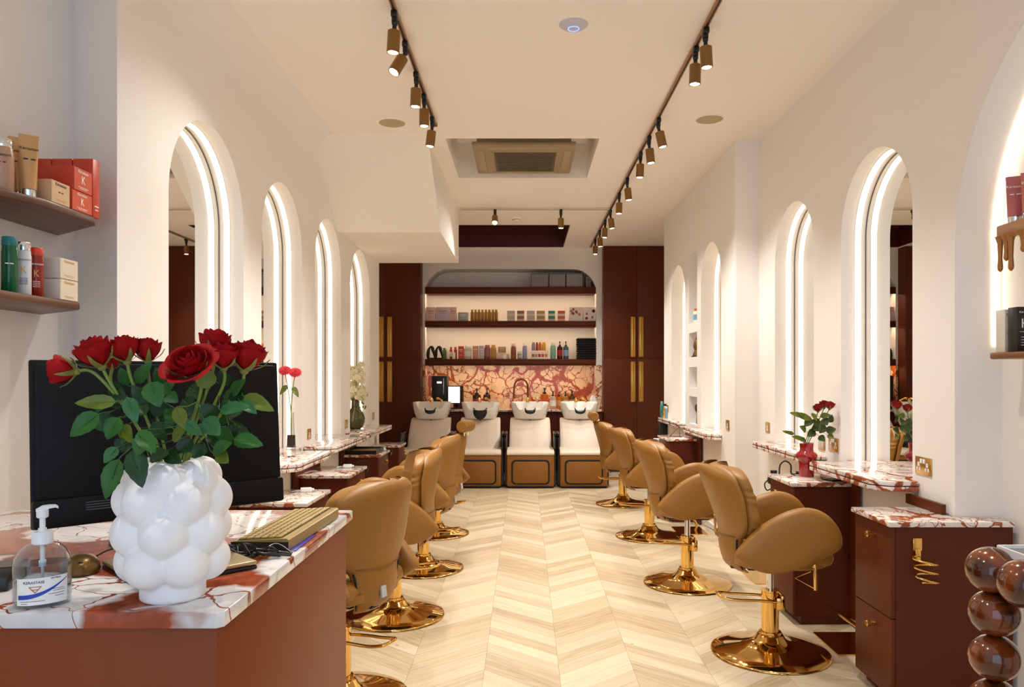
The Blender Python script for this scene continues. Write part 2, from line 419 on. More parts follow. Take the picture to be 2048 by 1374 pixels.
# ------------------------------------------------------------------ mirrors and light strips in the arches
SIDE = {'l': 'left', 'r': 'right'}
def arch_station(xf, sgn, y0, y1, zt, z0, lab, DEP=DEP):
    """sgn: +1 when the wall recess goes to +x"""
    c, a = (y0+y1)/2, (y1-y0)/2; xm = xf+sgn*(DEP-.008)
    t = thing('arch_mirror', 'tall arched mirror '+lab, 'mirror', (xf+sgn*DEP, c, z0), group='arched mirrors along the walls')
    pts = [(-a+.004, .005)] + [(y-c, z-z0-.003) for y, z in [(c-(a-.004)*cos(pi*i/40), zt-a+(a-.004)*sin(pi*i/40)) for i in range(41)]] + [(a-.004, .005)]
    mb = MB(); mb.prism(pts, 'x', -sgn*.008, 0); mb.build('glass', MIRROR, t)
    mb = MB(); mb.tube([(-sgn*.008, y, z) for y, z in pts], .0035, 6); mb.build('frame', MEDGE, t)
    # light strip on the reveal, close to the glass
    path = [(y0, z0+.012)] + [(c-a*cos(pi*i/48), zt-a+a*sin(pi*i/48)) for i in range(49)] + [(y1, z0+.012)]
    s = thing('led_strip', 'white light strip '+lab, 'light strip', (xf, c, z0), group='light strips in the mirror arches')
    xa, xb = sgn*(DEP-.072), sgn*(DEP-.040); rings = []; rail = []
    for y, z in path:
        if z <= zt-a+1e-6: n = Vector((1 if y < c else -1, 0))
        else: n = Vector((c-y, zt-a-z)).normalized()
        f = lambda x, k: (x, y-c+n.x*k, z-z0+n.y*k)
        rings.append([f(xa, .001), f(xb, .001), f(xb, .009), f(xa, .009)])
        rail.append([f(xa-sgn*.003, .0005), f(xb+sgn*.003, .0005), f(xb+sgn*.003, .004), f(xa-sgn*.003, .004)])
    mb = MB(); mb.loft(rings); mb.build('diffuser', LEDM, s)
    mb = MB(); mb.loft(rail); mb.build('channel', PLAST, s)
for i, (a, b, t) in enumerate(LARCH):
    arch_station(LX, -1, a, b, t, .868, 'in the left wall arch, %s from the reception desk' % ORD[i])
for i, (a, b, t) in enumerate(RARCH):
    arch_station(RX, 1, a, b, t, .9, 'in the right wall arch, %s from the front' % ORD[i])
for i, (a, b, t) in enumerate(FARCH):
    arch_station(RFX, 1, a, b, t, .9, 'in the far right wall arch, %s the small open niches' % ('just before' if i == 0 else 'just past'), FDEP)
mb = MB()
for xf, sg, lst, z, dp in ((LX, -1, LARCH, .868, DEP), (RX, 1, RARCH, .9, DEP), (RFX, 1, FARCH, .9, FDEP)):
    for a, b, t_ in lst: mb.box(xf+sg*.0, xf+sg*(dp-.011), a+.002, b-.002, z, z+(.022 if sg < 0 else .03))
struct(mb.build('trim_3', MARB, weld=False))
# strip in the display niche
mb = MB(); rings = []; c, a, zt = 2.43, .93, 2.93
for i in range(0, 61):
    th = pi*i/60; y, z = c-a*cos(th), zt-a+a*sin(th); n = Vector((c-y, zt-a-z)).normalized()
    rings.append((y, z, n))
rings = [(c-a, 1.58, Vector((1, 0)))] + rings + [(c+a, 1.58, Vector((-1, 0)))]
mb.loft([[(2.095, y+n.x*k0, z+n.y*k0), (2.125, y+n.x*k0, z+n.y*k0), (2.125, y+n.x*k1, z+n.y*k1), (2.095, y+n.x*k1, z+n.y*k1)] for y, z, n in rings for k0, k1 in ((.001, .01),)])
tag(mb.build('led_strip', LEDM), 'glowing white light strip around the big display niche beside the burgundy cabinet at right', 'light strip')

# ------------------------------------------------------------------ ceiling fittings
def track(name, p0, p1, lab, mt):
    p0, p1 = Vector(p0), Vector(p1); o = thing(name, lab, 'light track', p0)
    d = p1-p0; w = .013
    mb = MB()
    if abs(d.y) > abs(d.x): mb.box(-w, w, 0, d.y, -.022, 0, .003); mb.box(-w-.002, w+.002, -.012, 0, -.024, 0); mb.box(-w-.002, w+.002, d.y, d.y+.012, -.024, 0)
    else: mb.box(0, d.x, -w, w, -.022, 0, .003); mb.box(-.012, 0, -w-.002, w+.002, -.024, 0); mb.box(d.x, d.x+.012, -w-.002, w+.002, -.024, 0)
    mb.build('rail', mt, o)
    mb = MB()
    if abs(d.y) > abs(d.x): mb.box(-.005, .005, .01, d.y-.01, -.0235, -.021)
    else: mb.box(.01, d.x-.01, -.005, .005, -.0235, -.021)
    mb.build('slot', BLACKM, o)
TRACKM = mat('track_copper', '#a3744a', .35, .5)
TRX, TLX, TCY = 1.0, -.68, 8.66
track('ceiling_track', (TRX, .6, CZ), (TRX, 11.2, CZ), 'long copper light track running down the right side of the ceiling', TRACKM)
track('ceiling_track', (TLX, .6, CZ), (TLX, 5.75, CZ), 'short copper light track on the left side of the ceiling', TRACKM)
track('ceiling_track', (-.72, TCY, CZ), (.975, TCY, CZ), 'pale light track crossing the ceiling behind the air conditioner', mat('track_white', '#d8cbb6', .4))
def make_spot():
    t = thing('track_spotlight', '', 'spotlight')
    mb = MB(); mb.box(-.017, .017, -.03, .03, -.055, -.02, .006); mb.cyl((0, 0, -.075), .017, .022, 16); mb.build('adapter', BLACK, t)
    h = bpy.data.objects.new('lamp_head', None)
    mb = MB(); mb.cyl((0, 0, -.045), .012, .045, 12); mb.sph((0, 0, -.0), .016); j = mb.build('swivel', BLACK, t, loc=(0, 0, -.082))
    mb = MB(); mb.lathe([(.0, -.15), (.026, -.15), (.029, -.155), (.033, -.155), (.0335, -.152), (.0335, -.042), (.031, -.04), (0, -.04)], seg=28)
    hd = mb.build('lamp_head', BRONZE, t, loc=(0, 0, -.082))
    mb = MB(); mb.cyl((0, 0, -.1525), .0255, .003, 24); mb.build('lens', LENS, hd)
    return t
S0 = make_spot(); first_spot = [True]
def spot(x, y, lab, tilt=(0, 0), energy=40., rz=0., size=105):
    if first_spot[0]: o = S0; first_spot[0] = False
    else: o = dup(S0)
    o['label'] = lab; o['group'] = 'gold cylinder spotlights on the ceiling tracks'; o.location = (x, y, CZ); o.rotation_euler = (0, 0, rz)
    for c in o.children:
        if c.name.startswith('lamp_head') or c.name.startswith('swivel'): c.rotation_euler = (tilt[0], tilt[1], 0)
    L = bpy.data.lights.new('bulb', 'SPOT'); L.energy = energy; L.color = (1., .95, .87); L.spot_size = radians(size); L.spot_blend = .8; L.shadow_soft_size = .03
    lo = bpy.data.objects.new('bulb', L); COL.objects.link(lo)
    q = Matrix.Rotation(rz, 3, 'Z') @ Matrix.Rotation(tilt[1], 3, 'Y') @ Matrix.Rotation(tilt[0], 3, 'X')
    lo.location = Vector((x, y, CZ-.082)) + q @ Vector((0, 0, -.165)); lo.rotation_euler = q.to_euler()
    return o
for i, (py, px) in enumerate([(68, 1403), (105, 1382), (245, 1311), (280, 1290), (312, 1271), (362, 1245), (392, 1229), (425, 1213), (445, 1202), (465, 1193), (482, 1186)]):
    y = (CZ-.05-EYE)*F/(VY-py)
    spot(TRX, y, 'gold cylinder spotlight on the right ceiling track, %s from the front' % ORD[i], ((0, -.05), (0, .03), (0, -.22), (.0, -.1), (0, .04), (0, -.1), (0, .02), (0, -.12), (0, 0.05), (0, -.05), (0, 0))[i])
for i, (py, tl) in enumerate([(35, (0, .06)), (95, (-.35, .42)), (155, (0, .04)), (198, (0, 0)), (243, (.0, .12))]):
    y = (CZ-.05-EYE)*F/(VY-py)
    spot(TLX, y, 'gold cylinder spotlight on the left ceiling track, %s' % (['nearest the front', 'tilted towards the room with its lamp glaring', 'third from the front', 'fourth from the front', 'last before the sloping soffit'][i]), tl)
spot(-.334, TCY, 'glaring spotlight on the cross track, left of the two', (-.75, 0), rz=0)
spot(.426, TCY, 'gold cylinder spotlight on the cross track, right of the two', (0, 0))
for y in (2.9, 1.5):  # heads out of view, added to light the front of the room
    for x, s in ((TLX, 'left'), (TRX, 'right')):
        spot(x, y, 'gold cylinder spotlight on the %s ceiling track, above the reception desk %s' % (s, 'far end' if y > 2 else 'front'), (0, 0))
# air conditioner cassette in its recess
t = thing('air_conditioner', 'square beige ceiling air conditioner cassette hung in a recess', 'air conditioner', (0, 6.74, CZ))
mb = MB(); mb.prism([(-.44, -.44), (.44, -.44), (.44, .44), (-.44, .44)], 'z', -.005, .035, .015); mb.build('panel', ACW, t)
mb = MB(); mb.box(-.4, .4, -.4, .4, .035, .3); mb.build('body', ACW, t)
mb = MB(); mb.box(-.26, .28, -.25, .33, -.012, -.004, .006)
for k in range(14): mb.box(-.24, .26, -.23+k*.04, -.215+k*.04, -.016, -.011)
mb.build('grille', GREYG, t)
for nm, q in (('vent_flap', (-.3, .3, -.41, -.345)), ('vent_flap', (-.3, .3, .355, .41)), ('vent_flap', (-.41, -.345, -.3, .3)), ('vent_flap', (.345, .41, -.3, .3))):
    mb = MB(); mb.box(q[0], q[1], q[2], q[3], -.010, -.004, .003); mb.build(nm, mat('flap_grey', '#a39274', .5) if nm not in bpy.data.materials else None, t)
mb = MB(); mb.box(-.33, .33, -.55, -.46, .2, .26, .01); mb.build('pipe_cover', mat('pipe_brown', '#4a3a22', .6), t)
t = thing('ceiling_access_point', 'round white ceiling disc with a blue glowing ring', 'access point', (X(1147, 4.13), 4.13, CZ+.01))
mb = MB(); mb.lathe([(0, -.035), (.03, -.034), (.06, -.026), (.08, -.012), (.086, 0), (0, 0)]); mb.build('housing', mat('ap_plastic', '#c4c6d4', .4), t)
mb = MB(); mb.tube([(.03*cos(a*pi/16), .03*sin(a*pi/16), -.0345) for a in range(32)], .0025, 6, True); mb.build('indicator_ring', emis('blue_led', '#6a7cff', 2.5), t)
for px, py, s in ((784, 245, 'left'), (1419, 238, 'right')):
    y = (CZ-EYE)*F/(VY-py)
    t = thing('ceiling_speaker', 'round beige flush ceiling speaker on the %s side of the ceiling' % s, 'speaker', (X(px, y), y, CZ), group='ceiling speakers')
    mb = MB(); mb.lathe([(.098, -.004), (.104, -.008), (.112, -.006), (.114, 0), (.098, 0)], cap=False); mb.build('ring', CEIL, t)
    mb = MB(); mb.lathe([(0, -.006), (.1, -.005), (.1, 0), (0, 0)]); mb.build('mesh_cover', SPKR, t)
t = thing('smoke_detector', 'small white smoke detector on the ceiling before the red recess', 'smoke detector', (X(1033, 9.2), 9.2, CZ))
mb = MB(); mb.lathe([(0, -.045), (.03, -.045), (.045, -.03), (.055, -.02), (.06, 0), (0, 0)]); mb.build('housing', CEIL, t)
mb = MB(); mb.lathe([(.046, -.031), (.049, -.031), (.049, -.024), (.046, -.024)], cap=False); mb.build('vent', GREYG, t)
t = thing('ceiling_sensor', 'small hanging ceiling sensor below the last right track lights', 'sensor', (1.04, 10.9, CZ+.012))
mb = MB(); mb.cyl((0, 0, -.1), .006, .1); mb.build('rod', BLACK, t); mb = MB(); mb.sph((0, 0, -.11), .018); mb.build('tip', BLACK, t)  # sprinkler head on a short rod
# ------------------------------------------------------------------ styling chairs (local: facing +X)
def lerp(tab, v):
    for (a, x), (b, y) in zip(tab, tab[1:]):
        if v <= b: 
            u = (v-a)/(b-a); u = max(0, min(1, u)); return x+(y-x)*u
    return tab[-1][1]
def csm(tab):
    pts = smooth_path([(a, b, 0) for a, b in tab], 6); return [(p.x, p.y) for p in pts]
HW = csm([(.44, .10), (.50, .135), (.58, .15), (.625, .168), (.67, .225), (.72, .256), (.80, .268), (.90, .264), (.96, .245), (1.0, .20)])
XB = csm([(.44, -.20), (.47, -.235), (.55, -.262), (.62, -.268), (.68, -.275), (.80, -.315), (.90, -.352), (.97, -.374), (1.0, -.378)])
def slab(z0, z1, nz, front, thick, hwk, ruche=0., N=36, wrapk=1.):
    rings = []
    for i in range(nz+1):
        v = i/nz; z = z0+(z1-z0)*v
        e = min(1, sqrt(max(0, 1-((max(0, v-.86))/.14)**2))*.999+.001) if v > .86 else 1
        e0 = min(1, sqrt(max(0, 1-((max(0, .1-v))/.1)**2))*.999+.02) if v < .1 else 1
        hw = lerp(HW, z)*hwk*(.70+.3*e)*(.9+.1*e0); xb = lerp(XB, z)
        t = thick*max(.06, e)*max(.15, e0); wrap = wrapk*(.05+.065*min(1, max(0, (z-.55)/.3)))
        ring = []
        for k in range(N):
            a = 2*pi*k/N; c, s = cos(a), sin(a)
            sy = (1 if c >= 0 else -1)*abs(c)**.42; sd = (1 if s >= 0 else -1)*abs(s)**.6
            rw = 0
            if ruche:
                rw = ruche*abs(sy)**4*(sin(z*118+2.2*sin(z*37)+sd*.9)+.5*sin(z*61+1))
            zz = z + .012*sy*sy*(1-abs(sy)**6)*v**3 - .012*v**4
            ring.append((xb+wrap*sy*sy+front+thick/2+sd*t/2+rw*.6, sy*(hw+rw), zz))
        rings.append(ring)
    return rings
ARM = [(-.235, .575), (-.17, .655), (-.09, .725), (.02, .785), (.12, .803), (.20, .775), (.255, .715), (.275, .655), (.262, .605), (.19, .562), (.09, .515), (0, .487), (-.09, .483), (-.17, .51), (-.22, .545)]
def make_chair():
    t = thing('styling_chair', '', 'salon chair')
    mb = MB(); mb.lathe([(.0, .0), (.298, 0), (.303, .004), (.302, .010), (.296, .014), (.23, .027), (.15, .043), (.105, .058), (.078, .076), (.066, .096), (.06, .1), (0, .1)], seg=72); mb.build('base', GOLDR, t, 60)
    mb = MB(); mb.lathe([(.05, .098), (.052, .104), (.05, .112), (.044, .116), (.044, .32), (.046, .322), (.046, .33), (.02, .332)], seg=36)
    cl = mb.build('column', GOLD, t)
    mb = MB(); mb.lathe([(.047, .098), (.057, .1), (.059, .107), (.055, .114), (.047, .116)], seg=36, cap=False); mb.build('collar', GOLD, cl)
    mb = MB(); mb.cyl((0, 0, .2), .0195, .27, 20); mb.build('piston', CHROME, t)
    mb = MB()
    pth = smooth_path([(.04, -.05, .275), (-.06, -.055, .285), (-.18, -.06, .288), (-.245, -.052, .296), (-.268, -.03, .302), (-.272, 0, .304), (-.268, .03, .302), (-.245, .052, .296), (-.18, .06, .288), (-.06, .055, .285), (.04, .05, .275)], 5)
    mb.tube(pth, .0075, 10); mb.box(.02, .062, -.058, -.046, .235, .30, .006); mb.box(.02, .062, .046, .058, .235, .30, .006); mb.box(.042, .062, -.058, .058, .272, .312, .006)
    mb.build('foot_pump', GOLD, t)
    # upper body
    mb = MB(); mb.box(-.14, .14, -.12, .12, .455, .478, .006); mb.box(-.215, -.13, -.07, .07, .452, .47, .005); mb.build('mounting_plate', BLACK, t)
    mb = MB(); mb.box(-.2, .262, -.222, .222, .50, .585, .04, 4); mb.build('seat', TAN, t)
    mb = MB()
    rg = []
    for sc, z in ((.55, .474), (.86, .478), (.98, .492), (1, .512), (1, .53)):
        rg.append([(.02+sc*.235*(1 if cos(a) > 0 else -1)*abs(cos(a))**.5, sc*.225*(1 if sin(a) > 0 else -1)*abs(sin(a))**.5, z) for a in [2*pi*k/36 for k in range(36)]])
    mb.loft(rg); mb.build('seat_shell', TAN, t)
    A = smooth_path([(a, b, 0) for a, b in ARM], 4, True); ca = Vector((.03, .63, 0))
    for s in (-1, 1):
        rg = []
        for k, (sc, d) in enumerate([(.25, .043), (.6, .041), (.86, .036), (.955, .028), (.992, .014), (1, 0), (.992, -.014), (.955, -.028), (.86, -.036), (.6, -.040), (.25, -.041)]):
            rg.append([((ca+(p-ca)*sc).x, s*(.262+d), (ca+(p-ca)*sc).y) for p in A])
        mb = MB(); mb.loft(rg); o = mb.build('armrest', TAN, t, 60)
        # piping along the lower edge
        low = [p for p in A if p.y < .60 and p.x > -.2]
        low = sorted(low, key=lambda p: p.x)
        mb = MB(); mb.tube([((ca+(p-ca)*.93).x, s*(.262+.0315), (ca+(p-ca)*.93).y+.012) for p in low], .0022, 6); mb.build('piping', TAN, o)
    mb = MB(); mb.loft(slab(.435, 1.0, 46, 0, .042, 1.)); sh = mb.build('backrest', TAN, t, 70)
    mb = MB(); mb.loft(slab(.615, .992, 110, .034, .092, .98, .0026, 40, .9)); mb.build('back_cushion', TAN, t, 70)
    # stitched seam across the shell and dark zips at the narrow lower part
    def shell_pt(z, sy, off=.0):
        wrap = .05+.065*min(1, max(0, (z-.55)/.3)); return (lerp(XB, z)+wrap*sy*sy-off, sy*lerp(HW, z), z)
    mb = MB(); mb.tube([shell_pt(.635-.012*(1-(k/10)**2), k/10, .0015) for k in range(-9, 10)], .0022, 6); mb.build('seam', mat('stitching', '#7e5a28', .5) if 'stitching' not in bpy.data.materials else bpy.data.materials['stitching'], sh)
    for s in (-1, 1):
        mb = MB(); mb.tube([(lerp(XB, z)+.062, s*(lerp(HW, z)+.003), z) for z in [.46+.02*k for k in range(9)]], .005, 6); mb.build('zip', BLACKM, sh)
    mb = MB(); mb.tube(smooth_path([(.13, -.306, .535), (.13, -.318, .53), (.131, -.322, .515), (.132, -.322, .42)], 4), [.007]*9+[.0085]*4, 10); mb.sph((.13, -.318, .533), .011); mb.tube([(.12, -.29, .50), (.06, -.24, .455), (.131, -.318, .425)], .003, 6)
    mb.build('recline_lever', GOLD, t)
    return t
UPPER = ('mounting_plate', 'seat', 'seat_shell', 'armrest', 'backrest', 'back_cushion', 'recline_lever')
C0 = make_chair(); used = [False]
def recline(o, ang):
    R = Matrix.Rotation(radians(ang), 3, 'Y'); p = Vector((-.2, 0, .48))
    for c in o.children:
        if c.name.split('.')[0] in ('backrest', 'back_cushion', 'headrest', 'care_tag'):
            c.rotation_euler = (0, radians(ang), 0); c.location = c.location + p - R @ p
def chair(x, y, rz, lab, dz=0., tagplate=False, head=False):
    o = C0 if not used[0] else dup(C0)
    used[0] = True
    o.location = (x, y, 0); o.rotation_euler = (0, 0, radians(rz)); o['label'] = lab; o['group'] = 'tan and gold styling chairs'
    for c in o.children:
        if c.name.split('.')[0] in UPPER: c.location.z = dz
    return o
chairs = []
chairs.append(chair(1.286, 3.92, -4, 'tan styling chair on a gold disc base, nearest on the right side', 0))
chairs.append(chair(1.137, 5.22, -4, 'tan styling chair on the right, second from the front', .008))
chairs.append(chair(1.126, 6.74, -2, 'tan styling chair on the right, third from the front', -.01))
r4 = chair(1.11, 8.43, 0, 'tan styling chair with a round headrest, farthest on the right side', -.07)
l1 = chair(-.815, 3.34, 156, 'tan styling chair turned with its back to the room, right beside the reception desk', 0)
l2 = chair(-.783, 4.52, 194, 'tan styling chair on the left seen in profile, directly behind the one turned away', 0)
l3 = chair(-.755, 5.62, 178, 'tan styling chair on the left, between the profile chair and the one with a headrest', 0)
l4 = chair(-.805, 6.86, 166, 'tan styling chair with a round headrest, farthest on the left side', -.08)
def headrest(o, dz):
    mb = MB(); mb.cyl((-.375, -.12, 1.045+dz), .055, .24, 28, 'y', bev=.012); h = mb.build('headrest', TAN, o)
    mb = MB()
    for s in (-.05, .05): mb.tube([(-.362, s, .96+dz), (-.368, s, 1.05+dz)], .006, 8)
    mb.build('headrest_post', GOLD, h)
headrest(r4, -.07); headrest(l4, -.08)
TAGM = mat('care_label', '#b9bcc0', .5)
for o, dz in ((l1, 0), (l2, 0), (l3, 0), (l4, -.08)):
    mb = MB(); mb.box(-.257, -.249, .015, .05, .495+dz, .545+dz); sh = [c for c in o.children if c.name.startswith('backrest')][0]
    g = mb.build('care_tag', TAGM, o); g['label'] = 'silver grey sewn-in tag'
for o, a in ((l1, 6), (l2, 9), (l3, 10), (l4, 10), (r4, 5)): recline(o, a)
# footrests on the floor by the right wall
def footrest(x, y, lab, first=[None]):
    if first[0] is None:
        t = thing('footrest', lab, 'footrest', group='gold footrests by the right wall')
        mb = MB(); mb.prism([(-.1, -.17), (.17, -.17), (.17, .17), (-.1, .17)], 'z', 0, .008); mb.build('base_plate', GOLD, t)
        mb = MB(); p = smooth_path([(.09, 0, .006), (.105, 0, .05), (.08, 0, .10), (0, 0, .145)], 6)
        mb.tube(p, .011, 10); mb.build('stem', GOLD, t)
        mb = MB(); mb.cyl((0, -.19, .15), .012, .38, 14, 'y', bev=.003); mb.build('foot_bar', GOLD, t); first[0] = t
    else: t = dup(first[0], lab)
    t.location = (x, y, 0); return t
footrest(1.72, 4.04, 'gold footrest with a bent bar, beside the front burgundy drawer cabinet')
footrest(1.70, 5.36, 'gold footrest on the floor behind the nearest right styling chair')
footrest(1.50, 6.97, 'gold footrest by the wall, behind the second right styling chair')

# ------------------------------------------------------------------ wash units
def make_wash():
    t = thing('wash_unit', '', 'wash chair')
    # footed plinth and front
    mb = MB(); mb.box(-.295, .295, 0.03, .95, .0, .03, .006); mb.build('plinth', BLACK, t)
    mb = MB(); mb.box(-.305, .305, .0, .12, .025, .425, .02, 3); mb.box(-.29, .29, .1, .9, .03, .36, .01); mb.build('base', TANW, t)
    def rr(x0, x1, z0, z1, r):
        out = []
        for cx, cz, a0 in ((x1-r, z1-r, 0), (x0+r, z1-r, 90), (x0+r, z0+r, 180), (x1-r, z0+r, 270)):
            out += [(cx+r*cos(radians(a0+i*15)), cz+r*sin(radians(a0+i*15))) for i in range(7)]
        return out
    mb = MB(); mb.prism(rr(-.246, .246, .05, .366, .055), 'y', -.004, .01); g = mb.build('footrest_surround', BLACKM, t)
    mb = MB(); mb.prism(rr(-.224, .224, .07, .345, .042), 'y', -.022, .005, .006); mb.build('footrest_panel', TANW, t)
    # seat: rolls over at the front
    prof = smooth_path([(.03, .418, 0), (-.008, .43, 0), (.0, .462, 0), (.05, .487, 0), (.14, .492, 0), (.45, .488, 0), (.55, .46, 0), (.55, .38, 0)], 4)
    mb = MB(); rg = []
    for x, k in ((-.305, .82), (-.3, .95), (-.285, 1), (0, 1.012), (.285, 1), (.3, .95), (.305, .82)):
        rg.append([(x, .25+(p.x-.25)*(.97 if k < .9 else 1), .43+(p.y-.43)*k) for p in prof])
    mb.loft(rg); mb.build('seat', WASHLIT, t)
    # reclined back, curved shoulders
    mb = MB(); rg = []
    for i in range(15):
        v = i/14; z = .47+.39*v; y = .40+.22*v+.10*v*v; hw = .285-.012*v; th = .085
        e = 1 if v < .9 else sqrt(max(.02, 1-((v-.9)/.1)**2)*1)
        rg.append([(sx*hw*(.96+.04*e), y+th/2*(1-e)-.012*cos(sx*pi/2*2)*(1)+dy, z) for sx, dy in
                   [(-1, .02), (-.97, .004), (-.85, 0), (-.5, -.006), (-.2, .003), (0, .012), (.2, .003), (.5, -.006), (.85, 0), (.97, .004), (1, .02), (1, th), (-1, th)]])
    mb.loft(rg); mb.build('backrest', WASHLIT, t, 60)
    for s in (-1, 1):
        mb = MB(); prof = [(.12, .03), (.60, .03), (.62, .40), (.56, .60), (.42, .665), (.14, .665), (.09, .64), (.075, .58), (.085, .50), (.11, .48), (.13, .40)]
        mb.prism(prof, 'x', s*.307, s*.332, .006)
        a = mb.build('armrest', BLACK, t)
        mb = MB(); mb.box(s*.302, s*.338, .09, .50, .662, .70, .014, 3); mb.build('arm_pad', BLACK, a)
    # column + bowl
    mb = MB(); mb.box(-.12, .12, .68, .95, .3, .84, .03); mb.build('bowl_support', BLACKM, t)
    N = 48; cy, rx, ry = .86, .265, .25; rg = []
    def se(a, k, e=.62): 
        c, s = cos(a), sin(a); return ((1 if c >= 0 else -1)*abs(c)**e*k*rx, (1 if s >= 0 else -1)*abs(s)**e*k*ry)
    def notch(a):   # front of the bowl is a = -90 deg
        d = abs((a+pi/2+pi) % (2*pi)-pi); return max(0, min(1, (.62-d)/.16))
    def sm(u): return u*u*(3-2*u)
    def ring(k, z, zn=None, cyo=0):
        out = []
        for i in range(N):
            a = 2*pi*i/N; x, y = se(a, k); n = sm(notch(a)); zz = z if zn is None else z+(zn-z)*n
            out.append((x, cy+y+cyo, zz))
        return out
    rg = [ring(.62, .86), ring(.72, .845), ring(.80, .852), ring(.90, .92, .905), ring(.965, 1.0, .955), ring(.995, 1.05, .972), ring(1.0, 1.066, .978), ring(.985, 1.074, .985), ring(.95, 1.072, .983), ring(.93, 1.05, .975), ring(.88, .98, .95), ring(.74, .925, .915), ring(.4, .9), ring(.05, .895)]
    mb = MB(); mb.loft(rg); b = mb.build('bowl', CERAM, t, 70)
    mb = MB(); mb.lathe([(.0, 0), (.03, 0), (.026, .006), (0, .006)], (0, cy, .897)); mb.build('drain', CHROME, b)
    for x in (-.02, ):
        mb = MB(); mb.lathe([(.024, 0), (.022, .03), (.019, .05), (.012, .06), (0, .062)], (-.03, cy+.19, 1.06)); mb.tube(smooth_path([(-.03, cy+.19, 1.10), (-.03, cy+.15, 1.125), (-.03, cy+.08, 1.10)], 5), .010, 10); f = mb.build('tap', BRASS, t)
    mb = MB(); mb.lathe([(.018, 0), (.016, .03), (.012, .04)], (.11, cy+.17, 1.062)); mb.tube([(.11, cy+.17, 1.09), (.07, cy+.12, 1.125), (.06, cy+.10, 1.12)], [.01, .012, .02], 10); mb.build('hand_shower', BRASS, t)
    return t
def neck(t, big):
    mb = MB(); rg = []
    w, dn = (.094, .125) if big else (.075, .048)
    for i in range(17):
        u = -1+2*i/16; x = u*w; zt = .968 + .02*u*u + (.02*abs(u)**4); zb = .968-dn*sqrt(max(0, 1-u*u*.92))-.0
        y = .86-.25+ .012 + .02*u*u
        rg.append([(x, y-.022, zt-.004), (x, y-.03, (zt+zb)/2), (x, y-.018, zb), (x, y+.012, zb+.004), (x, y+.03, zt), (x, y+.004, zt+.004)])
    mb.loft(rg); mb.build('neck_rest', BLACKM if big else mat('neck_gel', '#1a1d1c', .25) if 'neck_gel' not in bpy.data.materials else bpy.data.materials['neck_gel'], t, 60)
W0 = make_wash(); W0.location = (-1.277, 9.58, 0)
WL = ['cream hair wash chair, leftmost, half hidden by the left styling chairs',
      'cream and tan hair wash chair with a large black neck pad hung over its basin',
      'cream hair wash chair with a white basin below the copper gooseneck tap',
      'cream and tan hair wash chair with a white basin, rightmost of the row']
W0['label'] = WL[0]; W0['group'] = 'hair wash chairs along the back'
wash = [W0] + [dup(W0, WL[i], (x, 9.58, 0)) for i, x in ((1, -.598), (2, .083), (3, .765))]
for i, w in enumerate(wash): neck(w, i == 1)

# ------------------------------------------------------------------ stations: shelves, drawer cabinets, panels
def counter(poly, z, lab, t=.05):
    """marble ledge, two slabs with a dark shadow strip between"""
    cx = sum(p[0] for p in poly)/len(poly); cy = sum(p[1] for p in poly)/len(poly)
    o = thing('marble_ledge', lab, 'shelf', (cx, cy, z-t), group='marble ledges under the mirrors')
    L = [(x-cx, y-cy) for x, y in poly]
    s = .985
    mb = MB(); mb.prism(L, 'z', t*.56, t, .003); mb.build('top_slab', MARB, o)
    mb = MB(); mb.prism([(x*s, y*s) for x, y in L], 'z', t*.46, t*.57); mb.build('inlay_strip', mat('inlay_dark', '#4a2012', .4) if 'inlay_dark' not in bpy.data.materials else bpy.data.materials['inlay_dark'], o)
    mb = MB(); mb.prism(L, 'z', 0, t*.46, .003); mb.build('lower_slab', MARB, o)
    return o
def ledge(xw, xf, y0, y1, z, lab, ya0=None, ya1=None, xm=None):
    ch = .07
    sg = 1 if xf > xw else -1
    poly = [(xw, y0), (xf-sg*ch, y0), (xf, y0+ch), (xf, y1-.03), (xf-sg*.03, y1), (xw, y1)]
    if False:   # tongue running into the arch recess up to the mirror
        poly += [(xw, ya1), (xm, ya1), (xm, ya0), (xw, ya0)]
    return counter(poly, z, lab)
g = .003
ledge(LX+g, -1.43, 3.35, 4.44, .89, 'marble ledge under the first left arch, behind the computer monitor', 3.633, 4.597, LX-DEP+.012)
ledge(LX+g, -1.415, 4.66, 5.52, .89, 'marble ledge under the second left arch, with red gerberas', 4.917, 5.807, LX-DEP+.012)
ledge(LX+g, -1.47, 5.84, 7.02, .89, 'marble ledge under the third left arch', 6.173, 7.047, LX-DEP+.012)
ledge(LX+g, -1.49, 7.22, 8.48, .89, 'marble ledge under the fourth left arch, holding the white orchid', 7.413, 8.377, LX-DEP+.012)
ledge(RX-g, 1.715, 3.66, 4.535, .93, 'marble ledge under the large right arch, above the burgundy cabinets', 3.729, 4.563, RX+DEP-.012)
ledge(RX-g, 1.795, 4.78, 5.93, .93, 'marble ledge under the second right arch, behind the red vase', 4.994, 5.764, RX+DEP-.012)
ledge(RFX-g, 1.60, 6.56, 7.57, .93, 'marble ledge on the far right wall, nearer of the two', 6.601, 7.340, RFX+DEP-.012)
ledge(RFX-g, 1.65, 8.05, 9.26, .93, 'marble ledge on the far right wall, farther of the two', 8.076, 8.809, RFX+DEP-.012)
def knob(mb, x, y, z, sg):
    mb.cyl((x, y, z), .006, sg*.022 if sg > 0 else .022, 12, 'x' if sg > 0 else '-x')
    mb.lathe([(.012, .018), (.0155, .020), (.0155, .040), (.012, .044), (0, .044)], (x, y, z), 16, axis='x' if sg > 0 else '-x')
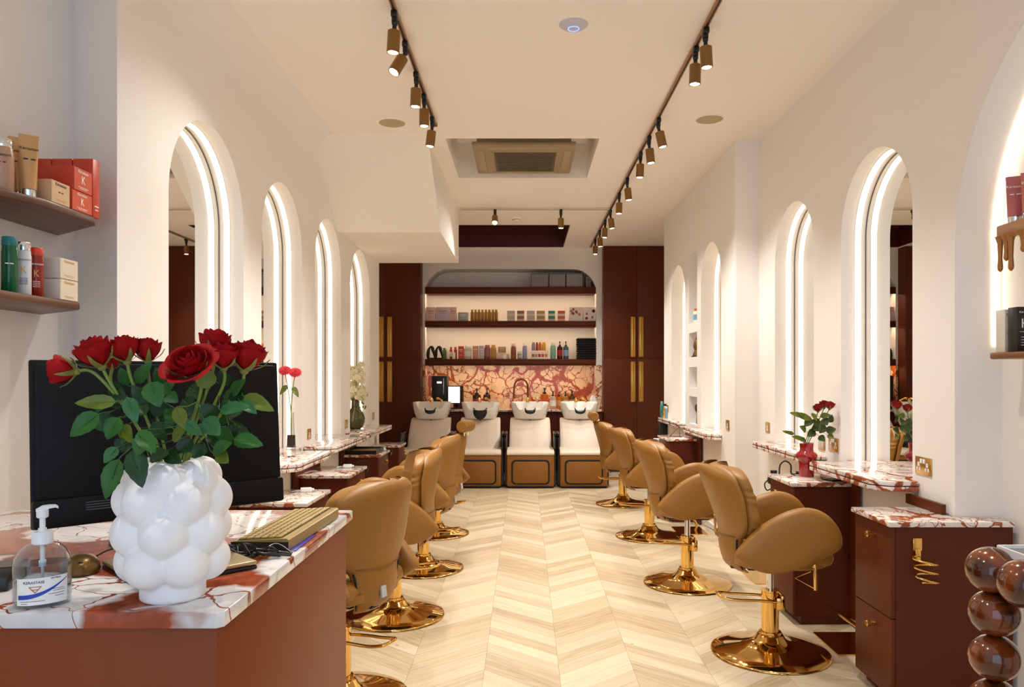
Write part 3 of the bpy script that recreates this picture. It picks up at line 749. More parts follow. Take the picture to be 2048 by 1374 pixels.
def cabinet(xw, xf, y0, y1, z, lab, panel=None, tm=.022, ext=None):
    """drawer cabinet against the wall xw, drawer fronts at xf facing the aisle"""
    sg = 1 if xf > xw else -1
    o = thing('drawer_cabinet', lab, 'cabinet', (xf, (y0+y1)/2, 0), group='burgundy drawer cabinets with marble tops')
    a, b = -(y1-y0)/2, (y1-y0)/2; xw_ = xw-xf; fr = .02
    mb = MB(); mb.box(-sg*fr, xw_, a, b, .05, z-tm); mb.box(-sg*.05, xw_, a+.01, b-.01, 0, .05)
    if ext: mb.box(ext[0]-xf, xw_, ext[1]-(y0+y1)/2, ext[2]-(y0+y1)/2, 0, z-tm)
    mb.build('body', BURG, o)
    zm = .05+(z-tm-.05)*.46
    for z0, z1 in ((.052, zm-.002), (zm+.002, z-tm-.002)):
        mb = MB(); mb.box(0, -sg*fr, a+.002, b-.002, z0, z1, .002); d = mb.build('drawer', BURGB, o)
        mb = MB(); knob(mb, 0, 0 if not ext else -.03, z1-.06, sg); mb.build('knob', GOLD, d)
    mb = MB()
    P = [(sg*.014, a-.012), (sg*.014, b+.012), (xw_, b+.012), (xw_, a-.012)]
    if ext:
        cy = (y0+y1)/2
        P = [(sg*.014, a-.012), (sg*.014, b+.012), (xw_, b+.012), (xw_, ext[2]-cy-.001), (ext[0]-xf, ext[2]-cy-.001), (ext[0]-xf, a-.012)]
    mb.prism(P, 'z', z-tm, z, .002); mb.build('marble_top', MARB, o)
    if panel:
        mb = MB(); mb.box(xw_, xw_-(xw_/abs(xw_))*.02, panel[0]-(y0+y1)/2, panel[1]-(y0+y1)/2, panel[3] if len(panel) > 3 else 0, panel[2]); mb.build('back_panel', BURGB, o)
    return o
cabinet(LX+.017, -1.28, 4.39, 4.91, .70, 'burgundy drawer cabinet with a marble top, nearest the monitor on the left', (4.32, 4.93, .837))
cabinet(LX+.017, -1.31, 5.60, 6.18, .70, 'burgundy drawer cabinet with a marble top, second on the left wall', (5.52, 6.2, .837))
cabinet(LX+.017, -1.36, 7.03, 7.52, .70, 'burgundy drawer cabinet on the left carrying a black tray', (6.95, 7.54, .837))
cabinet(LX+.017, -1.40, 8.40, 8.80, .66, 'burgundy drawer cabinet at the far end of the left wall')
cabA = cabinet(RX-.017, 1.589, 3.245, 3.60, .815, 'large burgundy drawer cabinet at the front right with a gold spiral holder', (3.40, 3.72, .862, .816), ext=(2.115, 3.245, 3.352))
cabinet(RX-.017, 1.56, 4.35, 4.75, .825, 'burgundy drawer cabinet with marble top carrying the red vase', (4.27, 4.79, .876))
cabinet(RFX-.017, 1.42, 7.38, 7.88, .82, 'burgundy drawer cabinet with a marble top on the far right wall', (7.25, 7.9, .876))
# spiral hot-tool holder on the near side of the front cabinet
t = thing('tool_holder', 'gold spiral hot tool holder on the side of the front right cabinet', 'holder', (1.70, 3.2445, .62))
mb = MB(); mb.box(-.02, .02, -.006, 0, .07, .125, .012); mb.box(-.012, .012, -.012, -.004, .03, .08, .003); mb.build('bracket', GOLD, t)
mb = MB(); pp = []
for i in range(0, 73):
    a = 2*pi*i/24+pi*.6; r = .055-.008*i/72
    pp.append((.012+r*cos(a)+.010*i/72, -.045+r*sin(a)*.5, .050-.115*i/72-.006*cos(a)))
mb.tube([(0, -.010, .06)]+pp, .0042, 8); mb.build('spiral', GOLD, t)

# sockets
def socket(loc, nx, w, lab, h=.086, holes=2, m_=BRASS):
    """nx: +1 faces +x, -1 faces -x"""
    o = thing('wall_socket', lab, 'socket', loc, group='brass wall sockets')
    mb = MB(); mb.box(0, nx*.006, -w/2, w/2, -h/2, h/2, .003); mb.build('plate', m_, o)
    for k in range(holes):
        y = (k-(holes-1)/2)*w*.52
        mb = MB(); mb.box(nx*.006, nx*.0075, y-.008, y+.008, -.004, .016); mb.box(nx*.006, nx*.0075, y-.017, y-.006, -.024, -.008); mb.box(nx*.006, nx*.0075, y+.006, y+.017, -.024, -.008); mb.build('outlet', PLAST, o)
    if holes == 2:
        mb = MB(); mb.box(nx*.006, nx*.0095, -.022, -.004, .012, .034, .001); mb.box(nx*.006, nx*.0095, .004, .022, .012, .034, .001); mb.build('switch', PLAST, o)
    return o
def onwall(px, py, xw):
    D = xw*F/(px-VX); return (xw, D, Z(py, D))
socket(onwall(1848, 932, RX), -1, .146, 'brass double socket beside the large right arch, above the front cabinet')
socket(onwall(1668, 889, RX), -1, .146, 'brass double socket on the right wall behind the red roses')
o = thing('switch_plate', 'brass switch plate with vertical rockers beside the socket behind the red roses', 'switch', onwall(1644, 888, RX))
mb = MB(); mb.box(-.006, 0, -.055, .055, -.04, .04, .003); mb.build('plate', BRASS, o)
for k in range(4):
    mb = MB(); mb.box(-.010, -.006, -.042+.024*k, -.032+.024*k, -.026, .026, .001); mb.build('rocker', PLAST, o)
socket(onwall(1536, 855, RX), -1, .1, 'brass socket on the right wall next to the projecting wall corner, near side', holes=1)
socket(onwall(1456, 850, RFX), -1, .1, 'brass socket on the projecting far right wall, in front of its first arch', holes=1)
socket(onwall(1335.5, 817, RFX), -1, .1, 'brass socket on the far right wall beyond its last arch', holes=1)
socket(onwall(1706, 1130, RX), -1, .1, 'brass socket low on the right wall beside the front cabinet', holes=1)
socket(onwall(617.5, 868, LX), 1, .1, 'brass socket on the left wall between the gerberas and the third arch', holes=1)
socket(onwall(692, 848, LX), 1, .1, 'brass socket on the left wall beside the green orchid vase', holes=1)
socket(onwall(746, 832, LX), 1, .1, 'brass socket at the far end of the left wall', holes=1)
o = thing('wall_plate', 'blank brass plate under the far left ledge', 'plate', onwall(750.5, 878, LX))
mb = MB(); mb.box(0, .006, -.05, .05, -.05, .05, .003); mb.build('plate', BRASS, o); mb = MB(); mb.cyl((.006, 0, .03), .004, .002, 10, 'x'); mb.build('screw', GOLD, o)

# tool trays on the far sides of the left cabinets, adapters, black tray
def tooltray(loc, lab):
    t = thing('tool_tray', lab, 'tray', loc, group='black tool trays on the cabinets')
    mb = MB(); mb.box(-.06, .06, 0, .09, -.035, .0, .008); mb.build('tray_body', BLACK, t)
    mb = MB(); mb.tube(smooth_path([(-.04, .05, .0), (-.03, .06, .05), (.05, .07, .06), (.07, .06, .01), (.03, .05, 0)], 5), .003, 6); mb.build('cable', BLACKM, t)
    mb = MB(); mb.cyl((-.03, .04, 0.), .014, .016, 14); mb.cyl((.02, .04, 0.), .014, .016, 14); mb.build('holder_ring', CHROME, t)
tooltray((-1.36, 6.192, .672), 'black tool tray with a cable on the far side of the second left cabinet')
tooltray((-1.40, 7.533, .672), 'black tool tray on the far side of the cabinet with the black tray')
def adapter(loc, lab, rz=0):
    t = thing('power_adapter', lab, 'adapter', loc, rz, group='white power adapters')
    mb = MB(); mb.box(-.035, .035, -.02, .02, 0, .026, .005); mb.build('body', PLAST, t)
    mb = MB(); mb.box(.028, .05, -.009, .009, .006, .02, .003); mb.build('plug', PLAST, t)
    mb = MB(); mb.tube(smooth_path([(-.033, 0, .01), (-.06, .02, .006), (-.09, .01, .004), (-.1, .06, .004)], 4), .003, 6); mb.build('cable', PLAST, t)
adapter((-1.40, 4.82, .70), 'white power adapter on the left cabinet nearest the monitor', .3)
adapter((-1.43, 6.08, .70), 'white power adapter on the second left cabinet', .2)
t = thing('serving_tray', 'black tray with a gold inside on the third left cabinet', 'tray', (-1.54, 7.25, .70))
mb = MB(); mb.box(-.15, .15, -.2, .2, 0, .012, .004)
for q in ((-.15, .15, -.2, -.19), (-.15, .15, .19, .2), (-.15, -.14, -.2, .2), (.14, .15, -.2, .2)): mb.box(*q, .01, .04, .002)
mb.build('tray_rim', BLACK, t); mb = MB(); mb.box(-.135, .135, -.185, .185, .0125, .022, .003); mb.build('lining', mat('olive_gold', '#a98a3a', .35, .5), t)
t = thing('hair_clip_pile', 'small white object on the third left cabinet beside the tray', 'clip', (-1.40, 7.44, .70))
mb = MB(); mb.box(-.03, .03, -.02, .02, 0, .022, .006); mb.build('clip_body', PLAST, t); mb = MB(); mb.cyl((.01, 0, .02), .008, .02); mb.build('hinge', PLAST, t)
# right cabinet with the red vase: cable loop, black holder
t = thing('cable_loop', 'black cable loop standing behind the red vase cabinet top', 'cable', (1.64, 4.70, .825))
mb = MB(); mb.tube(smooth_path([(-.04, 0, .004), (-.035, 0, .06), (0, .01, .085), (.035, .01, .06), (.04, .01, .004), (.09, .03, .004)], 5), .005, 8); mb.build('cable', BLACKM, t); mb = MB(); mb.box(.08, .13, .01, .05, 0, .018, .004); mb.build('plug', BLACK, t)
tt = thing('tool_tray', 'black tool tray on the far side of the red vase cabinet', 'tray', (1.62, 4.765, .80), group='black tool trays on the cabinets')
mb = MB(); mb.box(-.05, .05, 0, .08, -.05, -.005, .008); mb.cyl((-.02, .04, -.01), .02, .05, 14); mb.build('tray_body', BLACK, tt); mb = MB(); mb.tube(smooth_path([(-.05, .05, -.02), (-.075, .05, -.05), (-.06, .05, -.09), (-.02, .05, -.07)], 5), .004, 6); mb.build('cable', BLACKM, tt)
t = thing('phone', 'small black phone lying beside the red vase', 'phone', (1.83, 4.46, .825), .4)
mb = MB(); mb.box(-.035, .035, -.05, .05, 0, .008, .003); mb.build('body', BLACK, t); mb = MB(); mb.box(-.03, .03, -.045, .045, .008, .0085); mb.build('screen', BLACK, t)
# far right bits
t = thing('wire_stand', 'thin black wire stand on the far right drawer cabinet', 'stand', (1.55, 7.70, .82))
mb = MB(); mb.tube([(-.05, 0, .003), (.045, .0, .10), (.05, 0, .003)], .003, 6); mb.build('wire', BLACKM, t); mb = MB(); mb.box(-.06, .06, -.02, .02, 0, .004); mb.build('foot', BLACKM, t)
t = thing('hair_dryer', 'white and black hair dryer hung on the far right cabinet', 'hair dryer', (1.42, 7.92, .74))
mb = MB(); mb.cyl((-.06, 0, 0), .042, .14, 20, 'x', bev=.012); mb.build('barrel', PLAST, t); mb = MB(); mb.box(-.005, .035, -.016, .016, -.15, -.03, .012); mb.build('handle', BLACK, t); mb = MB(); mb.cyl((.08, 0, 0), .035, .03, 20, 'x'); mb.build('nozzle', BLACK, t)
t = thing('product_rack', 'black rack holding red boxes under the farthest right ledge', 'rack', (1.70, 9.14, 0))
mb = MB(); mb.box(-.06, -.04, -.09, .09, 0, .87, .003); mb.box(-.05, .03, -.1, -.085, 0, .86, .003); mb.build('frame', BLACK, t)
mb = MB(); mb.box(-.06, .03, -.1, .1, .60, .61); mb.build('shelf', BLACK, t)
REDB = mat('red_card', '#b3201c', .4)
for i, z in enumerate((.612, .74)):
    tb = thing('product_box', 'red box in the black rack at the far right, %s of two' % ('lower' if i == 0 else 'upper'), 'box', (1.695, 9.14, z), group='red boxes in the black rack')
    mb = MB(); mb.box(-.04, .033, -.075, .09, 0, .118, .003); mb.build('carton', REDB, tb); mb = MB(); mb.box(-.03, .023, -.0765, -.0745, .05, .07); mb.build('print', WHITEINK, tb)
# bottles in the open niches and at the end of the far ledge
def bottle(loc, r, h, mbody, mcap, lab, cat='bottle', group=None, kind='cap', sx=1., sy=1., neck=.55, band=None, rz=0.):
    t = thing({'pump': 'pump_bottle', 'cap': 'bottle', 'jar': 'jar', 'spray': 'spray_bottle'}[kind], lab, cat, loc, rz, group)
    hb = h*(.72 if kind in ('pump', 'spray') else .84 if kind == 'cap' else .7)
    mb = MB(); mb.lathe([(0, 0), (r*.94, 0), (r, r*.08), (r, hb*.86), (r*.92, hb*.95), (r*neck, hb), (0, hb)], seg=24, sx=sx, sy=sy); mb.build('bottle_body' if kind != 'jar' else 'jar_body', mbody, t)
    if kind == 'cap':
        mb = MB(); mb.lathe([(r*.72, hb), (r*.74, hb+.002), (r*.72, h-.002), (r*.68, h), (0, h)], seg=20, sx=sx, sy=sy); mb.build('cap', mcap, t)
    elif kind == 'jar':
        mb = MB(); mb.lathe([(r*1.02, hb-.002), (r*1.02, h-.002), (r*.98, h), (0, h)], seg=24); mb.build('lid', mcap, t)
    else:
        mb = MB(); mb.lathe([(r*.45, hb-.002), (r*.45, hb+h*.07), (r*.16, hb+h*.09), (r*.16, h-h*.06), (r*.3, h-h*.05), (r*.3, h), (0, h)], seg=16)
        mb.box(-.006, .006, -r*.9, r*.2, h-h*.05, h-h*.005, .003); mb.build('pump', mcap, t)
    if band:
        mb = MB(); mb.lathe([(r*1.01, hb*.25), (r*1.01, hb*.7)], seg=24, sx=sx, sy=sy, cap=False); mb.build('label_band', band, t)
    return t
BLUE = mat('pale_blue', '#7fa8c4', .35); TEAL = mat('teal', '#2f8f86', .4); ORNG = mat('orange', '#d2622a', .4)
bottle((1.778, 7.72, 1.984), .034, .15, PAPER, ORNG, 'white bottle with an orange cap in the top wall niche', band=BLUE)
bottle((1.80, 7.78, 1.984), .03, .11, BLUE, BLUE, 'small blue bottle in the top wall niche', kind='jar', cat='jar')
t = thing('ornament', 'brown sculpted ornament in the second wall niche', 'ornament', (1.79, 7.74, 1.635))
mb = MB(); mb.lathe([(.045, 0), (.05, .02), (.03, .07), (.045, .11), (.035, .16), (.01, .2), (0, .2)]); mb.build('body', mat('ornament_brown', '#7d6038', .4, .4), t); mb = MB(); mb.box(-.05, .05, -.05, .05, 0, .012); mb.build('plinth', BLACKM, t)
t = thing('ornament', 'small dark ornament in the third wall niche', 'ornament', (1.82, 7.68, 1.317))
mb = MB(); mb.sph((0, 0, .13), .03); mb.cyl((0, 0, 0), .006, .12); mb.build('figure', BLACK, t); mb = MB(); mb.cyl((0, 0, 0), .03, .01); mb.build('base', BLACK, t)
t = thing('hair_dryer', 'black hair dryer lying upright in the lowest wall niche', 'hair dryer', (1.80, 7.70, .947))
mb = MB(); mb.lathe([(.03, 0), (.032, .01), (.026, .1), (.03, .13), (0, .13)]); mb.build('handle', BLACK, t); mb = MB(); mb.cyl((-.04, 0, .165), .04, .1, 20, 'x', bev=.01); mb.build('barrel', BLACK, t)
for i, (dx, dy, mm, h) in enumerate(((-.02, 0, TEAL, .2), (.025, .01, PAPER, .17), (0, -.05, BRASS, .12), (.03, -.06, BLUE, .14))):
    bottle((1.695+dx, 9.12+dy, .93), .02, h, mm, (BLUE, BLACK, BRASS, PAPER)[i], ['tall teal bottle', 'white bottle with a black cap', 'small brass coloured bottle', 'pale blue bottle with a white cap'][i]+' at the far end of the farthest right ledge', group='bottles at the end of the far right ledge')
# ------------------------------------------------------------------ back of the salon
def tall_cabinet(x0, x1, xs, hx, lab):
    y = 11.2
    o = thing('tall_cabinet', lab, 'cabinet', ((x0+x1)/2, y, 0), group='tall burgundy cabinets at the back'); cx = (x0+x1)/2
    mb = MB(); mb.box(x0-cx, x1-cx, .02, .235, 0, CZ-.003); mb.build('carcass', BURGB, o)
    for (a, b), hxx in (((x0, xs), hx[0]), ((xs, x1), hx[1])):
        for (z0, z1), (h0, h1) in (((.06, 1.694), (1.05, 1.65)), ((1.698, CZ-.006), (1.72, 2.32))):
            mb = MB(); mb.box(a-cx+.002, b-cx-.002, 0, .02, z0, z1, .002); d = mb.build('door', BURGB, o)
            mb = MB(); w = .034; hc = hxx-cx
            mb.box(hc-w, hc+w, -.004, .0, h0, h1, .001)
            for q in ((hc-w, hc-w+.013, h0, h1), (hc+w-.013, hc+w, h0, h1), (hc-w, hc+w, h0, h0+.013), (hc-w, hc+w, h1-.013, h1)): mb.box(q[0], q[1], -.012, -.003, q[2], q[3], .002)
            mb.box(hc-.012, hc+.012, -.009, -.003, h0+.03, h1-.03, .003)
            mb.build('handle', BRASSH, d)
    return o
BRASSH = mat('satin_gold', (.74, .44, .10), .28, 1.)
tall_cabinet(-2.54, -1.545, -2.07, (-2.13, -2.005), 'tall burgundy cabinet with long gold handles, left of the lit display shelves')
tall_cabinet(1.19, 2.58, 1.69, (1.628, 1.748), 'tall burgundy cabinet with long gold handles, right of the lit display shelves')
t = thing('worktop', 'long marble worktop behind the wash chairs', 'worktop', (-.17, 11.06, .91))
mb = MB(); mb.box(-1.35, 1.34, -.05, .38, 0, .03, .003); mb.build('slab', MARB, t)
mb = MB(); mb.box(-1.35, 1.34, -.048, -.046, .012, .016); mb.build('edge_line', BLACKM, t)
t = thing('base_cabinet', 'dark burgundy base cabinet under the marble worktop', 'cabinet', (-.17, 11.06, 0))
mb = MB(); mb.box(-1.34, 1.33, .02, .375, 0, .905); mb.build('carcass', BURG, t)
for k in range(4):
    mb = MB(); a = -1.34+k*2.67/4; mb.box(a+.002, a+2.67/4-.002, 0, .02, .06, .90, .002); d = mb.build('door', BURG, t)
    mb = MB(); mb.cyl((a+.33, -.02, .84), .01, .02, 12, 'y'); mb.build('knob', BRASS, d)
m = MB(); m.box(NX0+.004, NX1-.004, BD-.014, BD-.001, .94, 1.603); m.box(NX0, NX0+.004, BY-.0, BD, .94, 1.603); m.box(NX1-.004, NX1, BY, BD, .94, 1.603)
m.box(NX0+.004, NX1-.004, BY, BD-.014, .9, .94)
m.box(-1.54, NX0+.004, BY-.012, BY, .94, 1.603); m.box(NX1-.004, 1.185, BY-.012, BY, .94, 1.603)
struct(m.build('trim_2', MARBB, weld=False))
SH = [(2.70, 2.792, 'top'), (2.19, 2.274, 'middle'), (1.606, 1.694, 'bottom')]
for z0, z1, w in SH:
    o = thing('display_shelf', 'long burgundy shelf in the back display niche, %s of three' % w, 'shelf', ((NX0+NX1)/2, BY, z0), group='burgundy display shelves'); hw = (NX1-NX0)/2-.003
    mb = MB(); mb.box(-hw, hw, -.015, BD-BY-.016, .0, z1-z0, .003); mb.box(-hw, hw, -.015, .0, -.014, .01); mb.build('board', BURGB, o)
    mb = MB(); mb.box(-hw+.03, hw-.03, .035, .06, -.003, .0); g_ = mb.build('led_strip', LEDW, o); g_['label'] = 'warm white light strip'
# ---- products
D_ = 11.52
def zone(px0, px1): return X(px0, D_), X(px1, D_)
def carton(px0, px1, z, h, mm, lab, name='product_box', group=None, dep=.1, y=11.46, face=None, print_m=None, cat='box'):
    a, b = zone(px0, px1); w = (b-a)*.965
    t = thing(name, lab, cat, ((a+b)/2, y, z), group=group)
    mb = MB(); mb.box(-w/2, w/2, 0, dep, 0, h, .003); mb.build('carton', mm, t)
    if face:
        for f0, f1 in face[1]:
            mb = MB(); mb.box(-w/2*.97, w/2*.97, -.0012, .0, h*f0, h*f1); mb.build('colour_band', face[0], t)
    if print_m:
        mb = MB(); mb.box(-w*.32, w*.32, -.0016, -.0008, h*.68, h*.74); mb.box(-w*.2, w*.2, -.0016, -.0008, h*.55, h*.585); mb.box(-w*.25, w*.25, -.0016, -.0008, h*.3, h*.32); mb.build('print', print_m, t)
    return t
GREYBX = mat('storage_grey', '#77756f', .7)
z1 = SH[0][1]
for i, (a, b) in enumerate(((1062, 1097), (1097.5, 1131), (1131.5, 1165))):
    carton(a, b, z1, .215, GREYBX, 'large grey storage box on the top shelf, %s of three' % ('left', 'middle', 'right')[i], 'storage_box', 'grey storage boxes on the top shelf', .28, face=(mat('storage_front', '#8d8d8f', .7) if 'storage_front' not in bpy.data.materials else bpy.data.materials['storage_front'], ((.06, .9),)))
carton(1171, 1182, z1, .17, GREYBX, 'narrow dark box at the right end of the top shelf', 'storage_box', dep=.2, y=11.5, print_m=INK)
z2 = SH[1][1]
PINK = mat('blush_card', '#e2c3bb', .5); LIL = mat('lilac_card', '#cfbfd0', .5); GR = mat('silver_card', '#a9adab', .4)
for i, (a, b) in enumerate(((853, 872), (873, 899), (900, 914))):
    carton(a, b, z2, .215, (PINK, LIL, PINK)[i], 'blush gift box at the left end of the middle shelf, %s of three' % ('left', 'middle', 'right')[i], 'gift_box', 'blush gift boxes on the middle shelf', print_m=mat('rose_print', '#b98a72', .5) if 'rose_print' not in bpy.data.materials else bpy.data.materials['rose_print'])
carton(916, 937, z2, .135, GR, 'small silver grey box beside the gift boxes on the middle shelf', print_m=PAPER)
OIL = mat('amber_oil', '#a97613', .2, spec=.6); OLV = mat('olive_gold_cap', '#a58a2d', .35, .4)
for i in range(8):
    bottle((X(944.5+i*6.9, D_), 11.50+.0*i, z2), .0245, .178, OIL, OLV, 'amber oil bottle with gold cap on the middle shelf, %s from the left' % ORD[i], group='amber oil bottles on the middle shelf', neck=.4)
TANC = mat('tan_card', '#c69a5c', .5); MAUV = mat('mauve_card', '#a1706a', .5); CRM = mat('cream_card', '#eadccd', .5); CLR = mat('pale_green_card', '#c9cdbb', .5)
for i, (a, b, mm, nm) in enumerate(((1014, 1030, CLR, 'pale green'), (1034, 1049, MAUV, 'mauve'), (1053.5, 1070, LIL, 'lilac'), (1073, 1090, TANC, 'tan'), (1096, 1110, TEAL, 'teal'), (1115, 1130, ORNG, 'orange'))):
    for k in range(2):
        carton(a, b, z2+.0805*k, .08, CRM, '%s banded jar box on the middle shelf, %s of its stack' % (nm, 'lower' if k == 0 else 'upper'), 'jar_box', 'stacked jar boxes on the middle shelf', .09, face=(mm, ((.40, .97),)))
FLOR = mat('floral_white', '#eadfdc', .5)
for i, (a, b) in enumerate(((1138, 1165), (1165.5, 1191))):
    t = carton(a, b, z2, .215, FLOR, 'white gift box with red flowers on the middle shelf, %s of two' % ('left', 'right')[i], 'gift_box', 'floral gift boxes on the middle shelf')
    w = (b-a)/F*D_; rnd = random.Random(i+3)
    for k in range(7):
        u, v, r = rnd.uniform(-.38, .38)*w, rnd.uniform(.03, .18), rnd.uniform(.012, .024)
        mb = MB(); pts = [(u+r*(1+.35*cos(5*q*pi/12))*cos(q*pi/12), v+r*(1+.35*cos(5*q*pi/12))*sin(q*pi/12)*1.1) for q in range(24)]
        mb.prism(pts, 'y', -.0015, -.0002); mb.build('flower_print', (REDB, mat('coral', '#d2694c', .5) if 'coral' not in bpy.data.materials else bpy.data.materials['coral'], MAUV)[k % 3], t)
z3 = SH[2][1]
for i, px in enumerate((862.5, 878)):
    t = thing('styling_tool', 'black looped styling tool at the left end of the bottom shelf, %s of two' % ('left', 'right')[i], 'tool', (X(px, D_), 11.52, z3), group='black looped tools on the bottom shelf')
    mb = MB(); p = smooth_path([(-.05, 0, .02), (-.045, 0, .12), (-.015, 0, .185), (.015, .0, .175), (.03, .01, .11), (.055, .02, .02)], 6); mb.tube(p, [.02+.006*sin(k*.4) for k in range(len(p))], 10); mb.build('body', BLACKM, t)
    mb = MB(); mb.box(-.065, .07, -.02, .04, 0, .022, .008); mb.build('base', BLACKM, t)
GRN = mat('green_tube', '#54753a', .4); RED = mat('red_plastic', '#b5352c', .35); REDO = mat('red_orange_card', '#d1472a', .45)
bottle((X(889, D_), 11.5, z3), .028, .17, GRN, GRN, 'green tube on the bottom shelf beside the black tools', 'tube')
bottle((X(895.5, D_), 11.5, z3), .024, .16, PAPER, PAPER, 'white tube on the bottom shelf beside the green one', 'tube')
bottle((X(902, D_), 11.52, z3), .022, .185, RED, RED, 'red dropper bottle on the bottom shelf, left of two', group='red dropper bottles', neck=.4, band=PAPER)
bottle((X(911, D_), 11.52, z3), .024, .185, RED, RED, 'red dropper bottle on the bottom shelf, right of two', group='red dropper bottles', neck=.4)
bottle((X(908, D_), 11.455, z3), .025, .1, PAPER, PAPER, 'small white jar in front of the red dropper bottles', 'jar', kind='jar')
carton(917, 928, z3, .197, REDO, 'red orange product box on the bottom shelf', print_m=PAPER, dep=.07)
bottle((X(936, D_), 11.5, z3), .058, .205, mat('frosted_white', '#d9d5cb', .35), PAPER, 'fat white bottle on the bottom shelf beside the red orange box', band=PAPER, sy=.6)
for (a, b, mm, nm, h) in ((945.5, 957, mat('salmon_card', '#d19a82', .5), 'salmon', .2), (958, 969, LIL, 'lilac', .205)):
    carton(a, b, z3, h, mm, '%s product box among the bottles on the bottom shelf' % nm, print_m=PAPER, dep=.07)
bottle((X(975, D_), 11.5, z3), .046, .218, mat('mauve_bottle', '#9c5a58', .35), MAUV, 'mauve bottle on the bottom shelf', band=MAUV, sy=.7, neck=.8)
bottle((X(987, D_), 11.5, z3), .043, .218, mat('gold_bottle', '#c98f45', .35), TANC, 'honey gold bottle on the bottom shelf', band=TANC, sy=.7, neck=.8)
carton(993, 1003, z3, .10, PINK, 'low blush box on the bottom shelf beside the honey gold bottle', dep=.08, print_m=PAPER)
carton(996, 1012, z3+.102, .085, TANC, 'wide tan box laid on top of the low blush box', dep=.09, y=11.47, print_m=PAPER)
carton(1003.4, 1012, z3, .10, CRM, 'low cream box under the wide tan box on the bottom shelf', dep=.08, y=11.48)
bottle((X(1009, D_), 11.43, z3), .02, .065, PAPER, PAPER, 'tiny white jar at the front of the bottom shelf', 'jar', kind='jar')
bottle((X(1016, D_), 11.5, z3), .02, .085, CLR, PAPER, 'tiny pale bottle left of the copper bottle on the bottom shelf')
bottle((X(1027, D_), 11.5, z3), .041, .235, mat('copper_bottle', '#a0583f', .35), PINK, 'copper coloured bottle on the bottom shelf', neck=.5, band=mat('copper_band', '#8d4a35', .4))
bottle((X(1039, D_), 11.5, z3), .032, .12, GR, PAPER, 'small silver jar on the bottom shelf', 'jar', kind='jar', band=LIL)
bottle((X(1049.5, D_), 11.5, z3), .036, .245, mat('lavender_bottle', '#9aa0c6', .35), PAPER, 'lavender bottle on the bottom shelf', neck=.5)
t = thing('product_rack', 'white two level rack of small jars on the bottom shelf', 'rack', (X(1079, D_), 11.5, z3)); w = .135
mb = MB(); mb.box(-w, w, -.05, .05, 0, .03, .003); mb.build('base', PAPER, t); mb = MB(); mb.box(-w, w, -.045, .045, .115, .128, .003); mb.build('shelf', PAPER, t)
for s in (-1, 1):
    mb = MB(); mb.box(s*w-.004*s, s*w-.012*s, -.04, .04, .03, .115); mb.build('side', PAPER, t)
for i in range(5): bottle((X(1079, D_)-.1+.05*i, 11.485, z3+.03), .019, .07, (MAUV, TANC, RED, ORNG, TANC)[i], PAPER, 'tiny jar with a white lid inside the white rack, %s from the left of five' % ORD[i], 'jar', group='tiny jars in the white rack', kind='jar')
YEL = mat('yellow_tube', '#d9a520', .4)
for i, (px, mm, nm, r) in enumerate(((1067, mat('grey_lilac', '#8f8590', .4), 'grey lilac', .03), (1074, RED, 'red', .019), (1080, ORNG, 'orange', .022), (1087.5, YEL, 'yellow', .032))):
    bottle((X(px, D_), 11.5, z3+.128), r, .13, mm, mm, '%s tube standing on the white rack' % nm, 'tube', group='coloured tubes on the white rack', neck=.9)
bottle((X(1106, D_), 11.5, z3), .042, .25, mat('mint_bottle', '#7fb5a0', .35), CRM, 'mint green bottle on the bottom shelf', neck=.5)
AMB = mat('dark_amber', '#4a1712', .2)
bottle((X(1119.5, D_), 11.5, z3), .043, .27, AMB, BLACK, 'red labelled pump bottle on the bottom shelf', 'pump bottle', kind='pump', band=mat('red_label', '#a8221e', .5))
bottle((X(1131.5, D_), 11.5, z3), .043, .27, mat('blue_grey_glass', '#46606a', .25), BLACK, 'pale blue labelled pump bottle on the bottom shelf', 'pump bottle', kind='pump', band=BLUE)
TOW = mat('black_towel', '#12100e', .95, bump=.8, bscale=500)
for i in range(9):
    t = thing('folded_towel', 'folded black towel on the bottom shelf, %s from the bottom of its stack' % ORD[i], 'towel', (X(1172.5, D_)+random.uniform(-.004, .004), 11.5, z3+.0355*i), group='black towels on the bottom shelf')
    if i == 0:
        mb = MB(); mb.box(-.145, .145, -.09, .16, .001, .034, .016, 3); tw = mb.build('folded_cloth', TOW, t); mb = MB(); mb.box(-.146, .146, -.089, .15, .016, .018); td = mb.build('fold', BLACKM, t)
    else:
        for q in (tw, td):
            c = q.copy(); COL.objects.link(c); c.parent = t
# ---- on the worktop
WZ = .94; DW = 11.3
t = thing('coffee_machine', 'tall black coffee machine on the worktop at the left end', 'coffee machine', (X(879.5, DW), 11.38, WZ))
mb = MB(); mb.box(-.115, .115, -.14, .15, 0, .50, .015, 3); mb.build('body', BLACK, t)
mb = MB(); mb.box(-.035, .035, -.146, -.139, .385, .412, .004); mb.build('display', emis('display_white', '#ffffff', 1.4), t)
mb = MB(); mb.box(.06, .068, -.146, -.139, .22, .46, .002); mb.build('chrome_strip', CHROME, t)
mb = MB(); mb.box(-.09, .09, -.15, -.138, .03, .2, .006); mb.build('drip_bay', BLACKM, t)
t = thing('tablet_stand', 'tablet with a bright white screen on a black stand on the worktop', 'tablet', (X(909.5, DW), 11.2, WZ))
mb = MB(); mb.lathe([(0, 0), (.07, 0), (.07, .015), (.012, .03), (.012, .10), (0, .1)]); mb.build('stand', BLACK, t)
mb = MB(); mb.box(-.098, .098, -.012, .0, .08, .35, .006); mb.build('tablet_body', BLACK, t)
mb = MB(); mb.box(-.084, .086, -.0135, -.0115, .095, .335); mb.build('screen', emis('tablet_white', '#f3f8ff', 1.6), t)
